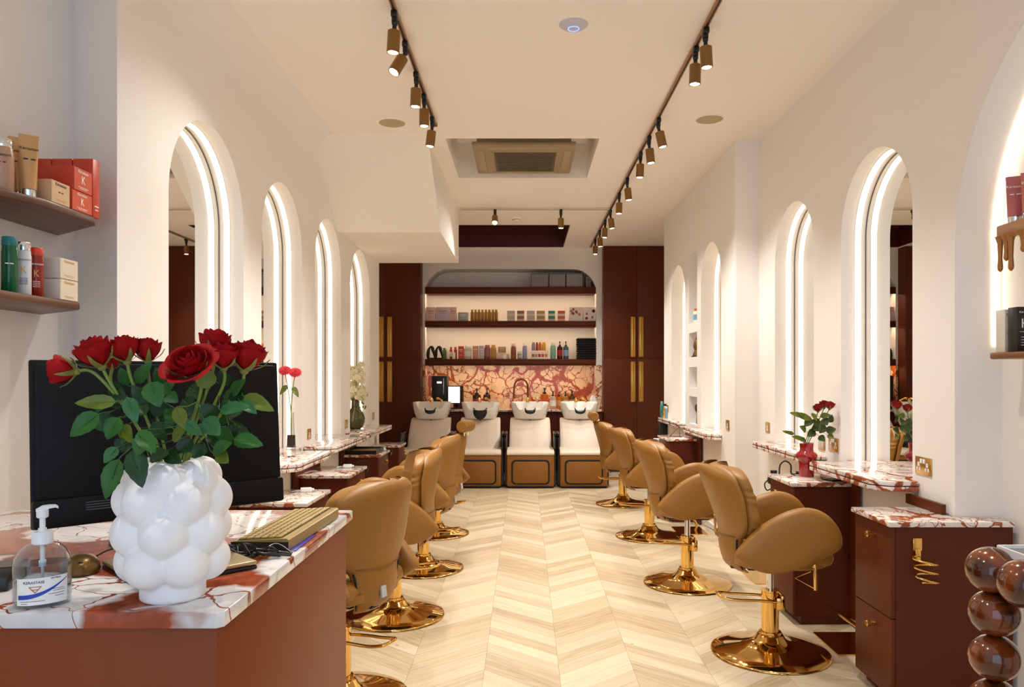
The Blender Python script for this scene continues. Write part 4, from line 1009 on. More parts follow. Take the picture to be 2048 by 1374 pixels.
t = thing('storage_canister', 'dark red canister behind the tablet', 'canister', (X(916, DW), 11.5, WZ))
mb = MB(); mb.cyl((0, 0, 0), .07, .3, 24, bev=.008); mb.build('body', mat('dark_maroon', '#2a0d0a', .35), t); mb = MB(); mb.cyl((0, 0, .3), .066, .05, 24, bev=.01); mb.build('lid', mat('dark_maroon2', '#30100c', .3), t)
def pump(px, y, h, r, mb_, band, lab, cap=BLACK): return bottle((X(px, y), y, WZ), r, h, mb_, cap, lab, 'pump bottle', kind='pump', band=band)
pump(953.5, 11.22, .31, .062, AMB, RED, 'dark pump bottle with a red label on the worktop behind the second wash chair')
pump(974, 11.25, .31, .055, AMB, mat('brown_label', '#8d4a30', .5), 'dark pump bottle with a brown label on the worktop, right of the red labelled one')
t = thing('gooseneck_tap', 'tall copper gooseneck tap on the worktop', 'tap', (X(1056, DW), 11.42, WZ)); CU = mat('aged_copper', '#7d4423', .3, .7)
mb = MB(); mb.lathe([(.028, 0), (.026, .03), (.016, .05)]); R = .105
pth = [(0, 0, .03), (0, 0, .15), (-.003, 0, .27)]+[(-R+R*cos(a*pi/12), -.0*a, .32+R*1.25*sin(a*pi/12)) for a in range(0, 13)]+[(-2*R-.006, 0, .22), (-2*R-.010, 0, .16)]
mb.tube(pth, .0135, 12); mb.build('spout', CU, t); mb = MB(); mb.cyl((.02, 0, .09), .012, .05, 12, 'x'); mb.tube([(.06, 0, .09), (.09, -.0, .12)], .006); mb.build('handle', CU, t)
bottle((X(1074.5, DW), 11.3, WZ), .018, .23, PAPER, PAPER, 'slim white bottle on the worktop beside the tap', neck=.4)
AMO = mat('amber_orange', '#c26a10', .2)
pump(1089, 11.28, .315, .06, AMO, ORNG, 'bright amber pump bottle on the worktop')
pump(1105.5, 11.16, .27, .045, mat('clear_beige', '#d0b39a', .3), PAPER, 'pale beige pump bottle in front of the amber ones')
pump(1118, 11.3, .255, .043, AMO, TANC, 'small amber pump bottle with a tan label on the worktop')
pump(1131, 11.32, .265, .045, mat('honey_glass', '#b77f3e', .25), PINK, 'honey coloured pump bottle on the worktop')
pump(1144, 11.26, .28, .05, mat('brown_glass', '#5a3512', .2), TANC, 'brown glass pump bottle on the worktop, rightmost of the pump bottles')
t = thing('glass_dish', 'clear square dish on the worktop right of the pump bottles', 'dish', (X(1160, DW), 11.3, WZ))
mb = MB(); mb.box(-.07, .07, -.06, .06, 0, .008, .003)
for q in ((-.07, .07, -.06, -.055), (-.07, .07, .055, .06), (-.07, -.065, -.06, .06), (.065, .07, -.06, .06)): mb.box(*q, .006, .19)
mb.build('dish_walls', glassy('clear_glass', '#fbf3e2', .25), t); mb = MB(); mb.box(-.055, .055, -.05, .05, .01, .07, .01); mb.build('contents', TANC, t)
t = thing('plastic_bag', 'crumpled white plastic bag at the right end of the worktop', 'bag', (X(1186, DW), 11.25, WZ))
mb = MB(); rr_ = random.Random(5)
mb.lathe([(0, 0), (.06, .0), (.07, .04), (.06, .1), (.045, .15), (.02, .2), (.0, .21)], seg=18)
for v in mb.bm.verts: v.co.x += rr_.uniform(-.012, .012); v.co.y += rr_.uniform(-.012, .012)
mb.build('bag_body', PLAST, t, 20); mb = MB(); mb.sph((.05, -.06, .03), .03); mb.build('crumple', PLAST, t, 10)
# ------------------------------------------------------------------ reception desk
DZ = 1.0; DX1, DY0, DY1 = -.57, 1.417, 2.5
t = thing('reception_desk', 'brick red reception desk with a red veined marble top', 'desk', (-1.29, 1.95, 0))
ox, oy = -1.29, 1.95
mb = MB(); mb.box(-2.0-ox, DX1-.018-ox, DY0+.02-oy, DY1-.02-oy, .02, DZ-.03, .003); mb.box(-1.97-ox, DX1-.04-ox, DY0+.04-oy, DY1-.04-oy, 0, .03); mb.build('body', DESKM, t)
mb = MB(); mb.prism([(-2.015-ox, DY0-oy), (DX1-.012-ox, DY0-oy), (DX1-ox, DY0+.012-oy), (DX1-ox, DY1-.008-oy), (DX1-.008-ox, DY1-oy), (-2.015-ox, DY1-oy)], 'z', DZ-.03, DZ, .003); mb.build('marble_top', MARBD, t)

def put(o, loc):   # mesh written in world coordinates under a thing placed at loc
    o.location = -Vector(loc); return o
# ---- bubble vase
VC = Vector((-.712, 1.522, DZ))
t = thing('bubble_vase', 'white ceramic bubble vase of red roses on the reception desk', 'vase', VC)
mb = MB()
for k, (z, R, r, off) in enumerate(((.078, .064, .046, .1), (.140, .069, .048, .6), (.199, .067, .047, .1), (.240, .055, .042, .6))):
    n = 6
    for i in range(n):
        a = 2*pi*(i+off)/n-pi/2-.4; mb.sph((R*cos(a), R*sin(a), z), r, seg=24, rings=16)
mb.lathe([(.058, 0), (.062, .004), (.062, .05), (.062, .1), (.064, .16), (.060, .22), (.048, .235), (.042, .21), (.044, .03), (0, .02), (0, 0)], seg=40)
mb.lathe([(.04, .0), (.04, .03), (0, .03)], seg=20)
v = mb.build('vase_body', mat('matte_ceramic', '#f0eff0', .55), t)
rm = v.modifiers.new('r', 'REMESH'); rm.mode = 'VOXEL'; rm.voxel_size = .0035; rm.use_smooth_shade = True
sm_ = v.modifiers.new('s', 'SMOOTH'); sm_.factor = .5; sm_.iterations = 2
# ---- roses
PET = petals('rose_petal', '#7c0408', '#a80a10'); PETI = petals('rose_petal_inner', '#7c060c', '#a30f18')
def leafmat(name, c):
    m = mat(name, c, .4, spec=.35); n, l, b = nt(m)
    g_ = n.new('ShaderNodeTexCoord'); q = n.new('ShaderNodeTexNoise'); q.inputs['Scale'].default_value = 25; l.new(g_.outputs['Object'], q.inputs['Vector'])
    r = n.new('ShaderNodeMapRange'); r.inputs['To Min'].default_value = .7; r.inputs['To Max'].default_value = 1.3; l.new(q.outputs['Fac'], r.inputs['Value'])
    s = n.new('ShaderNodeVectorMath'); s.operation = 'SCALE'; s.inputs[0].default_value = sr(c)[:3]; l.new(r.outputs['Result'], s.inputs['Scale']); l.new(s.outputs['Vector'], b.inputs['Base Color'])
    b.inputs['Transmission Weight'].default_value = 0
    return m
LEAF = [leafmat('rose_leaf', '#275a1c'), leafmat('rose_leaf_dark', '#173a14'), leafmat('rose_leaf_yellow', '#5f6f1c'), leafmat('rose_leaf_cool', '#2f6436')]
STEM = mat('rose_stem', '#71872f', .5); SEPAL = mat('rose_sepal', '#7a7a35', .55)
def frame(d):
    d = Vector(d).normalized(); u = Vector((0, 0, 1)) if abs(d.z) < .95 else Vector((0, 1, 0))
    x = u.cross(d).normalized(); y = d.cross(x); return Matrix((x, y, d)).transposed()
def rose_mesh(r, h, openk, seed):
    """petals wrapped around +z, base at origin"""
    rd = random.Random(seed); mb = MB()
    layers = [(3, .42, 1.02, .0, .75), (4, .62, 1.0, .0, .45), (5, .82, .95, .1, .1), (5, 1.0, .86, .25, -.1)]
    if openk > .5: layers += [(6, 1.25, .70, .5, -.35)]
    for li, (n, rk, hk, curl, close) in enumerate(layers):
        for i in range(n):
            ph = 2*pi*(i+rd.uniform(-.15, .15))/n+li*.9; wmax = pi/n*1.45; R = r*rk*rd.uniform(.94, 1.05); H = h*hk*rd.uniform(.95, 1.05); cu = curl*rd.uniform(.6, 1.3)*(1+openk)
            rows = []
            for a in range(9):
                v_ = a/8; row = []
                for b_ in range(9):
                    u = -1+b_/4
                    w = wmax*(.35+.65*sin(min(1, v_*1.25)*pi/2))*(1-.25*max(0, v_-.8)/.2)
                    vv = v_*(1-.12*u*u*v_)
                    rad = R*(.16+.84*sin(min(1, vv*1.35)*pi/2))*(1-close*max(0, vv-.45)**1.4) + r*cu*max(0, vv-.7)**2*3.2*(1+.4*u*u)
                    rad += r*.03*sin(u*4+li)+.0008*li
                    an = ph+u*w; z = H*vv-r*cu*max(0, vv-.8)*1.2+.04*h*(1-abs(u))*v_
                    row.append((rad*cos(an), rad*sin(an), z))
                rows.append(row)
            mb.loft(rows, False, False, close=False)
    return mb
def rose(head, axis, r, path, label, seed, openk=0., hk=1.9, pet=None, stem_r=.0032, group='red roses in the bubble vase', leaves=()):
    """head: base of the flower (world); path: stem from the bottom up to the head"""
    base = Vector(path[0]); t = thing('rose', label, 'rose', base, group=group)
    M = Matrix.Translation(Vector(head)) @ frame(axis).to_4x4()
    mb = rose_mesh(r, r*hk, openk, seed); bmesh.ops.transform(mb.bm, matrix=M, verts=mb.bm.verts); o = mb.build('flower_head', pet or PET, t, 180); put(o, base)
    mb = MB(); mb.sph((0, 0, -.001), r*.30, seg=12, rings=8)
    for i in range(5):
        a = 2*pi*i/5+seed; L = r*1.5; rows = []
        for k in range(6):
            v_ = k/5; w = r*.22*(1-v_)**.7+.0004; rad = r*(.28+.85*sin(min(1, v_*1.5)*pi/2))+r*.25*v_**3; z = L*v_*.75-r*.1*v_**2
            c, s = cos(a), sin(a)
            rows.append([(rad*c-w*s, rad*s+w*c, z), (rad*c*1.04, rad*s*1.04, z-.0006), (rad*c+w*s, rad*s-w*c, z)])
        mb.loft(rows, False, False, close=False)
    bmesh.ops.transform(mb.bm, matrix=M, verts=mb.bm.verts); c = mb.build('calyx', SEPAL, o, 180)
    P = smooth_path(list(path)+[Vector(head)], 6)
    mb = MB(); mb.tube(P, stem_r, 8); put(mb.build('stem', STEM, t), base)
    return t, P, base
def leaf_geo(mb, base, tip, nrm, wid, fold=.18, droop=.1, stem=None):
    base, tip = Vector(base), Vector(tip); d = tip-base; L = d.length; d.normalize()
    n = Vector(nrm); n = (n-d*n.dot(d)).normalized(); s = d.cross(n)
    rows = []; NV = 10
    for a in range(NV+1):
        v_ = a/NV; w = wid/2*(sin(pi*v_**.8)**.75*(1-.25*v_)+.01); row = []
        for b_ in range(-3, 4):
            u = b_/3; ser = 1+.035*(1 if a % 2 else -1)*(abs(u) > .9)
            p = base+d*(L*v_)+s*(u*w*ser)+n*(fold*abs(u)*w-droop*L*v_*v_+.012*L*sin(v_*9+abs(u)*3))
            row.append(tuple(p))
        rows.append(row)
    mb.loft(rows, False, False, close=False)
    # underside, so that the blade has a thickness
    mb.loft([[tuple(Vector(p)-n*.0007) for p in r] for r in rows], False, False, close=False)
    if stem is not None: mb.tube(smooth_path([stem, Vector(stem).lerp(base, .5)-Vector((0, 0, .004)), base, base+d*L*.5+n*(-.001-droop*L*.25)], 4), .0011, 5)
def P3(px, py, D): return Vector((X(px, D), D, Z(py, D)))
MOUTH = Vector((VC.x, VC.y, DZ+.25))
roses = [ # px, py of flower base, depth, axis, radius px, openk, label
 (152, 743, 1.47, (-1, -.15, .12), 27, 0, 'red rosebud leaning far left out of the bubble vase'),
 (203, 732, 1.47, (-.35, -.3, 1), 33, .1, 'large red rose, second from the left in the bubble vase'),
 (254, 722, 1.50, (-.15, -.15, 1), 28, 0, 'upright red rose, third from the left in the bubble vase'),
 (296, 722, 1.53, (-.05, .0, 1), 25, 0, 'small dark red rose, fourth from the left in the bubble vase'),
 (388, 745, 1.43, (-.12, -.75, .75), 34, 1., 'wide open red rose facing front on the right of the bubble vase'),
 (428, 712, 1.52, (.05, .1, 1), 29, .1, 'tallest red rose standing at the back right of the bubble vase'),
 (447, 735, 1.47, (.1, -.25, 1), 29, .2, 'red rose between the open rose and the rightmost rose'),
 (489, 740, 1.50, (.25, .0, 1), 33, .3, 'rightmost red rose in the bubble vase'),
 (224, 738, 1.55, (.0, .0, 1), 12, 0, 'tiny red rosebud half hidden below the left roses')]
STEMS = []
for i, (px, py, D, ax, rp, ok, lab) in enumerate(roses):
    hd = P3(px, py, D); a = Vector(ax).normalized(); r = rp/F*D*.92
    m1 = MOUTH+Vector(((hd.x-MOUTH.x)*.22, (hd.y-MOUTH.y)*.2, .01)); m1.x = max(VC.x-.026, min(VC.x+.026, m1.x)); m1.y = max(VC.y-.026, min(VC.y+.026, m1.y))
    b0 = Vector((VC.x+(VC.x-m1.x)*.5, VC.y+(VC.y-m1.y)*.5, DZ+.04))
    mid = m1.lerp(hd-a*.05, .55)+Vector((0, 0, .01))
    STEMS.append(rose(hd, ax, r, [b0, m1, mid, hd-a*.035], lab, i+1, ok, 1.55 if ok > .5 else 1.9))
# leaves: base px,py -> tip px,py, depth, width px, material, normal
LV = [(198, 828, 137, 872, 1.42, 44, 0), (238, 835, 212, 878, 1.44, 42, 0), (232, 803, 148, 806, 1.44, 30, 2), (255, 795, 272, 845, 1.40, 30, 3),
 (300, 765, 318, 812, 1.43, 44, 0), (292, 872, 272, 910, 1.38, 40, 0), (238, 918, 208, 998, 1.40, 44, 0), (266, 900, 284, 975, 1.385, 44, 1),
 (235, 895, 206, 925, 1.42, 28, 3), (278, 862, 310, 905, 1.37, 34, 0), (305, 845, 330, 880, 1.42, 30, 1), (372, 845, 404, 870, 1.39, 26, 3), (408, 838, 440, 870, 1.40, 40, 3),
 (440, 820, 500, 812, 1.42, 30, 3), (480, 802, 512, 825, 1.45, 24, 3), (488, 792, 546, 820, 1.46, 32, 2), (468, 878, 524, 888, 1.42, 36, 0), (425, 905, 462, 885, 1.41, 34, 0),
 (420, 775, 400, 735, 1.44, 40, 2), (462, 790, 488, 758, 1.48, 30, 0), (432, 812, 400, 842, 1.44, 40, 1), (352, 815, 372, 858, 1.41, 28, 2), (345, 880, 375, 850, 1.43, 30, 2),
 (436, 905, 455, 925, 1.42, 30, 2), (300, 812, 262, 770, 1.47, 32, 1), (272, 765, 300, 725, 1.50, 28, 0), (255, 770, 240, 735, 1.52, 24, 0), (220, 770, 250, 800, 1.48, 28, 1),
 (318, 790, 345, 765, 1.49, 30, 0), (330, 830, 305, 800, 1.50, 36, 1), (365, 800, 392, 825, 1.48, 36, 1), (378, 775, 405, 795, 1.51, 36, 1), (385, 880, 350, 905, 1.47, 34, 1),
 (410, 890, 385, 915, 1.46, 32, 1), (330, 905, 360, 925, 1.45, 30, 1), (300, 915, 335, 905, 1.44, 34, 1), (255, 880, 232, 905, 1.45, 34, 1), (245, 850, 262, 885, 1.46, 30, 2),
 (210, 800, 192, 825, 1.47, 22, 3), (470, 850, 452, 880, 1.46, 28, 1), (345, 850, 318, 830, 1.53, 40, 1), (370, 835, 395, 860, 1.53, 40, 1), (285, 800, 300, 840, 1.52, 36, 1),
 (325, 770, 310, 735, 1.53, 24, 0), (455, 770, 440, 740, 1.52, 28, 1), (185, 838, 205, 862, 1.46, 18, 3), (495, 868, 470, 855, 1.47, 22, 1)]
rl = random.Random(11)
for _ in range(34):
    a_ = rl.uniform(0, 6.28); bx = rl.gauss(345, 55); by = rl.uniform(775, 905)
    LV.append((bx, by, bx+26*cos(a_)+(bx-345)*.18, by+20*sin(a_)+8, rl.uniform(1.45, 1.56), rl.uniform(26, 38), rl.choice((0, 1, 1, 1, 0, 3))))
for bx, by, tx, ty, D, w, k in LV:
    b = P3(bx, by, D+.012); tp = P3(tx, ty, D-.004)
    # nearest stem carries the leaf
    best = min(((p-b).length, si, p) for si, (_, P, _) in enumerate(STEMS) for p in P[10:] if (p.z > DZ+.245))
    tt_, P, base = STEMS[best[1]]; n = Vector((rl.uniform(-.35, .35), -1, rl.uniform(.15, .7)))
    mb = MB(); leaf_geo(mb, b, tp, n, w/F*D*1.1, .22, rl.uniform(.02, .12), best[2])
    put(mb.build('leaf', LEAF[k], tt_, 180), base)
# ---- hand sanitiser
BL = (-.945, 1.472, DZ); brz = math.atan2(.945, 1.472)
t = thing('sanitizer_bottle', 'clear pump bottle of hand sanitizer with a blue swoosh label on the desk', 'pump bottle', BL, brz)
CLEAR = glassy('clear_plastic', '#f3f6f7', .3); LIQ = glassy('clear_liquid', '#dfe6ea', .12)
prof = [(0, 0), (.044, 0), (.0485, .004), (.0495, .02), (.0495, .078), (.047, .094), (.040, .108), (.029, .118), (.018, .122), (.0165, .128)]
mb = MB(); mb.lathe(prof, seg=48, sy=.72, cap=False); mb.build('bottle_body', CLEAR, t, 60)
mb = MB(); mb.lathe([(0, .003), (.042, .003), (.047, .007), (.048, .02), (.048, .076), (.047, .083), (0, .083)], seg=40, sy=.71); mb.build('liquid', LIQ, t)
mb = MB(); mb.lathe([(.0165, .119), (.0185, .121), (.0185, .142), (.017, .144), (.0, .144)], seg=36); mb.build('collar', PLAST, t)
mb = MB(); mb.cyl((0, 0, .144), .0075, .006, 16); mb.cyl((0, 0, .146), .0052, .026, 16); mb.lathe([(.0085, .170), (.0105, .172), (.0105, .184), (.0095, .186), (0, .186)], seg=20)
mb.loft([[(x, y*w, z+h_*s) for y, s in ((-1, 0), (1, 0), (1, 1), (-1, 1))] for x, w, z, h_ in ((-.011, .008, .183, .004), (0, .0095, .184, .009), (.012, .0085, .188, .006), (.022, .007, .189, .0045), (.0265, .005, .186, .004))]); mb.build('pump', PLAST, t)
mb = MB(); mb.cyl((0, 0, .075), .0042, .07, 12); mb.cyl((0, 0, .075), .0065, .012, 12); mb.cyl((0, 0, .01), .0025, .066, 10); mb.build('dip_tube', PLAST, t)
def on_bottle(x, off=.0): 
    return -.0498*.72*sqrt(max(.0, 1-(x/.0498)**2))-off
mb = MB(); xs_ = [-.041+.082*i/24 for i in range(25)]
mb.loft([[(x, on_bottle(x, .0006), .009), (x, on_bottle(x, .0006), .060+.10*(x+.041)*.1), (x, on_bottle(x, .0002), .060+.10*(x+.041)*.1), (x, on_bottle(x, .0002), .009)] for x in xs_]); lb = mb.build('front_label', PAPER, t, 60)
mb = MB(); sw = []
for i in range(25):
    u = i/24; x = -.039+.079*u; zc = .0245+.030*u**2.2; hh = .0042*(1-u**2*.85)
    sw.append([(x, on_bottle(x, .0012), zc-hh), (x, on_bottle(x, .0012), zc+hh), (x, on_bottle(x, .0007), zc+hh), (x, on_bottle(x, .0007), zc-hh)])
mb.loft(sw); mb.build('swoosh', mat('label_blue', '#1b3fae', .4), lb, 60)
def bent_text(body, size, cx, cz, m_, par, off=.0012):
    o = text(body, size, m_, par, (0, 0, 0), (0, 0, 0)); me = o.data = o.data.copy()
    for v_ in me.vertices:
        x, z = v_.co.x+cx, v_.co.y+cz; v_.co = (x, on_bottle(x, off+v_.co.z), z)
    return o
NAVY = mat('navy_ink', '#1d3c66', .5)
bent_text('KERASTASE', .0068, -.014, .052, NAVY, lb); bent_text('Gel Mains', .0042, .022, .0575, NAVY, lb)
bent_text('hydroalcoolique', .0032, -.016, .0205, WHITEINK, lb, .0018)
for i, (x, z, w) in enumerate(((.024, .036, .022), (.027, .0325, .02), (.023, .027, .026), (.028, .022, .014), (-.016, .016, .04), (-.03, .012, .01))):
    mb = MB(); q = [x-w/2+w*k/6 for k in range(7)]
    mb.loft([[(a, on_bottle(a, .0011), z), (a, on_bottle(a, .0011), z+.0008), (a, on_bottle(a, .0007), z+.0008), (a, on_bottle(a, .0007), z)] for a in q]); mb.build('small_print', NAVY, lb)
mb = MB(); ORI = mat('label_copper', '#b5683a', .4)
for a, b in (((-.022, .044), (-.002, .044)), ((-.022, .044), (-.012, .0325)), ((-.012, .0325), (-.002, .044)), ((-.018, .0385), (-.006, .0385))):
    mb.tube([(a[0], on_bottle(a[0], .0012), a[1]), ((a[0]+b[0])/2, on_bottle((a[0]+b[0])/2, .0012), (a[1]+b[1])/2), (b[0], on_bottle(b[0], .0012), b[1])], .0007, 5)
mb.build('funnel_emblem', ORI, lb)
# ---- monitor, laptop, keyboard and cables
ml, mr = Vector((-1.163, 1.765, 0)), Vector((-.713, 2.19, 0)); mc = (ml+mr)/2; ang = math.atan2(mr.y-ml.y, mr.x-ml.x)
t = thing('computer_monitor', 'large black all in one computer monitor seen from behind on the desk', 'monitor', (mc.x, mc.y, DZ), ang)
tilt = Matrix.Translation((0, 0, .285)) @ Matrix.Rotation(radians(-4), 4, 'X') @ Matrix.Translation((0, 0, -.285))
MONB = mat('monitor_black', '#030304', .5, spec=.2)
mb = MB(); mb.box(-.309, .309, 0, .012, .085, .487, .005, mtx=tilt); mb.box(-.30, .30, -.014, .002, .15, .478, .008, mtx=tilt); b = mb.build('casing', MONB, t)
mb = MB(); mb.box(-.309, .309, -.020, .004, .0855, .155, .008, mtx=tilt); mb.build('lower_housing', MONB, t)
mb = MB(); mb.box(-.30, .30, .0121, .0135, .15, .48, mtx=tilt); mb.build('screen', BLACK, t)
mb = MB(); mb.box(-.045, .045, -.02, .03, .012, .20, .006); mb.build('stand_neck', BLACK, t)
mb = MB(); mb.box(-.11, .11, -.02, .13, 0, .012, .004); mb.build('stand_foot', BLACK, t)
mb = MB(); mb.box(-.118, -.098, -.0222, -.020, .128, .146, mtx=tilt); mb.build('sticker', mat('sticker_grey', '#8b8f94', .5), t)
mb = MB()
for k in range(4): mb.box(-.20, -.135-.012*(k % 2), -.0212, -.0200, .120+.006*k, .1225+.006*k, mtx=tilt)
mb.build('fine_print', mat('print_grey', '#3b4048', .5), t)
t = thing('laptop', 'closed champagne laptop lying behind the bubble vase', 'laptop', (-.80, 1.742, DZ), radians(-45.))
LAPT = mat('champagne_aluminium', '#b5a07a', .35, .7)
mb = MB(); mb.box(-.129, .129, -.1275, .1275, .010, .020, .004); mb.build('lid', LAPT, t)
mb = MB(); mb.box(-.129, .129, -.1275, .1275, 0, .0095, .003); mb.build('base', BLACK, t)
t = thing('blue_pouch', 'shiny blue purple pouch sticking out from under the keyboard', 'pouch', (-.606, 2.0, DZ))
mb = MB(); mb.box(-.052, .024, -.09, .10, .0002, .0032, .001); mb.build('pouch_body', mat('violet_foil', '#2a1f9c', .25, spec=.6), t); mb = MB(); mb.box(-.05, .022, -.098, -.09, .0005, .003); mb.build('silver_edge', CHROME, t)
t = thing('keyboard', 'gold toned keyboard with dark gaps lying along the desk edge', 'keyboard', (-.665, 2.135, DZ+.0038), radians(-2))
KEYT = mat('keyboard_gold', '#a58d52', .35, .35); KEYC = mat('keycap_gold', '#b59a5c', .35, .3)
kw, kl = .148, .45
mb = MB(); mb.loft([[(-kw/2, y, 0), (kw/2, y, 0), (kw/2, y, .026), (kw/2-.006, y, .030), (-kw/2+.006, y, .022), (-kw/2, y, .018)] for y in (-kl/2, kl/2)]); mb.build('case', KEYT, t)
def ktop(x): return .022+(x+kw/2-.006)/(kw-.012)*.008
mb = MB(); mb.loft([[(-kw/2+.012, y, ktop(-kw/2+.012)-.001), (kw/2-.020, y, ktop(kw/2-.02)-.001), (kw/2-.020, y, ktop(kw/2-.02)+.0006), (-kw/2+.012, y, ktop(-kw/2+.012)+.0006)] for y in (-kl/2+.010, kl/2-.012)]); mb.build('key_bed', BLACKM, t)
mb = MB(); mb.box(-kw/2, kw/2, -kl/2-.003, -kl/2, .001, .021); mb.build('end_plate', BLACKM, t)
kx0, kx1 = -kw/2+.013, kw/2-.021; rows_ = 6; cols_ = 16; dx = (kx1-kx0)/rows_; dy = (kl-.024)/cols_; kmesh = None
for r_ in range(rows_):
    for c_ in range(cols_):
        x = kx0+dx*(r_+.5); y = -kl/2+.011+dy*(c_+.5)
        if r_ == rows_-1 and 6 <= c_ <= 9: continue
        if kmesh is None:
            mb = MB(); mb.box(-dx/2+.0021, dx/2-.0021, -dy/2+.0021, dy/2-.0021, 0, .005, .001); k_ = mb.build('key', KEYC, t); kmesh = k_.data
        else: k_ = bpy.data.objects.new('key', kmesh); COL.objects.link(k_); k_.parent = t
        k_.location = (x, y, ktop(x)); k_.rotation_euler = (0, -.06, 0)
mb = MB(); mb.box(-dx/2+.0021, dx/2-.0012, -2*dy+.0014, 2*dy-.0014, 0, .005, .001); k_ = mb.build('space_bar', KEYC, t, loc=(kx0+dx*5.5, -kl/2+.011+dy*8, ktop(kx0+dx*5.5))); k_.rotation_euler = (0, -.06, 0)
t = thing('cable_bundle', 'bundle of black cables at the near end of the keyboard', 'cables', (-.67, 1.86, DZ)); rc = random.Random(4)
for k in range(7):
    p = [(-.11+rc.uniform(-.01, .01), .02*rc.random(), .008+.004*k % .02)]+[(-.07+.03*i+rc.uniform(-.012, .012), rc.uniform(-.045, .035), .006+rc.uniform(0, .022)) for i in range(5)]+[(.085+rc.uniform(-.02, .012), rc.uniform(-.03, .02), .006)]
    mb = MB(); mb.tube(smooth_path(p, 6), .0028, 7); mb.build('cable', BLACK, t)
mb = MB(); mb.box(-.125, -.085, -.008, .008, 0.002, .016, .003); mb.build('connector', mat('connector_green', '#16352a', .4), t)
t = thing('computer_mouse', 'bronze computer mouse standing behind the sanitizer bottle', 'mouse', (-1.01, 1.71, DZ), .5)
mb = MB(); mb.lathe([(0, 0), (.036, 0), (.04, .008), (.037, .024), (.026, .036), (.012, .041), (0, .042)], seg=28, sy=1.4); mb.build('shell', mat('mouse_bronze', '#6b5025', .3, .6), t)
mb = MB(); mb.box(-.006, .006, -.045, -.025, .018, .033, .003); mb.build('wheel', BLACK, t)
mb = MB(); mb.tube(smooth_path([(.02, .04, .02), (.06, .08, .03), (.11, .08, .03), (.16, .05, .006), (.2, .05, .004)], 6), .002, 6); mb.build('cable', BLACKM, t)
t = thing('card_terminal', 'black card terminal at the left edge of the desk', 'terminal', (-1.14, 1.62, DZ), .35)
mb = MB(); mb.box(-.045, .045, -.085, .085, 0, .032, .008); mb.build('body', BLACK, t); mb = MB(); mb.box(-.035, .035, 0, .07, .032, .0335); mb.build('screen', mat('screen_grey', '#24272b', .15), t); mb = MB(); mb.box(.0455, .047, -.06, -.03, .012, .015); mb.build('mark', PLAST, t)

# ------------------------------------------------------------------ left display shelves
def board(poly, z, lab, th=.028):
    t = thing('wall_shelf', lab, 'shelf', (-1.86, 2.7, z-th)); L = [(x+1.86, y-2.7) for x, y in poly]
    mb = MB(); mb.prism(L, 'z', 0, th, .006); mb.build('board', SHELFW, t)
    return t
ZU, ZL = 2.08, 1.73
board([(-1.712, 2.99), (-1.735, 3.035), (-2.018, 3.25), (-2.018, 2.3), (-1.80, 2.40), (-1.712, 2.68)], ZU, 'upper walnut shelf on the left wall, stacked with red and beige boxes')
board([(-1.712, 2.89), (-1.735, 2.925), (-2.018, 3.14), (-2.018, 2.2), (-1.712, 2.2)], ZL, 'lower walnut shelf on the left wall, with green, white and red bottles')
BEI = mat('beige_card', '#c9a37c', .45); BEIP = mat('rose_beige_plastic', '#b78e74', .3); TUBM = mat('gold_beige_tube', '#c79a66', .28, .25); REDK = mat('coral_red_card', '#c23a20', .4); REDKF = mat('coral_red_face', '#cf5536', .35)
RX90 = (pi/2, 0, pi/2)
def kbox(x1, w, y0, y1, z, h, m_, lab, face=None, big=None, ink=WHITEINK, small='Kérastase', name='product_box', group=None, dashes=False):
    """carton whose printed face looks at +x (into the room)"""
    t = thing(name, lab, 'box', (x1-w/2, (y0+y1)/2, z), group=group); d = (y1-y0)/2
    mb = MB(); mb.box(-w/2, w/2, -d, d, 0.0002, h-.0004, .0025); mb.build('carton', m_, t)
    if face: mb = MB(); mb.box(w/2-.0002, w/2+.0006, -d+.002, d-.002, .002, h-.002); mb.build('front_face', face, t)
    X_ = w/2+.001
    if big: text(big, h*.5, ink, t, (X_, 0, h*.5), RX90, sx=.85)
    if small: text(small, min(.017, h*.2), INK if dashes else ink, t, (X_, 0, h*.85), RX90)
    if dashes:
        mb = MB(); mb.box(X_-.0004, X_+.0004, -.014, -.003, h*.5, h*.545); mb.box(X_-.0004, X_+.0004, .003, .014, h*.5, h*.545); mb.build('dash_print', INK, t)
    mb = MB(); mb.box(X_-.0004, X_+.0003, -d*.55, d*.55, h*.18, h*.2); mb.box(X_-.0004, X_+.0003, -d*.4, d*.4, h*.12, h*.138); mb.build('small_print', ink if not dashes else TANC, t)
    return t
kbox(-1.715, .105, 2.846, 2.978, ZU, .078, REDK, 'red box with a white letter, lower of two at the upper left shelf front', REDKF, 'K', group='red boxes on the upper left shelf')
kbox(-1.715, .105, 2.858, 2.978, ZU+.079, .09, REDK, 'red box with a white letter, stacked on another on the upper left shelf', REDKF, 'K', group='red boxes on the upper left shelf')
for i in range(3):
    x = -1.716-.083*i; kbox(x, .08, 2.985, 3.035, ZU, .232, REDK, 'tall plain red box at the back of the upper left shelf, %s from the aisle' % ORD[i], small=None, group='tall red boxes on the upper left shelf')
kbox(-1.715, .085, 2.722, 2.832, ZU, .083, BEI, 'small beige box at the front of the upper left shelf', mat('beige_face', '#d2b089', .45), dashes=True)
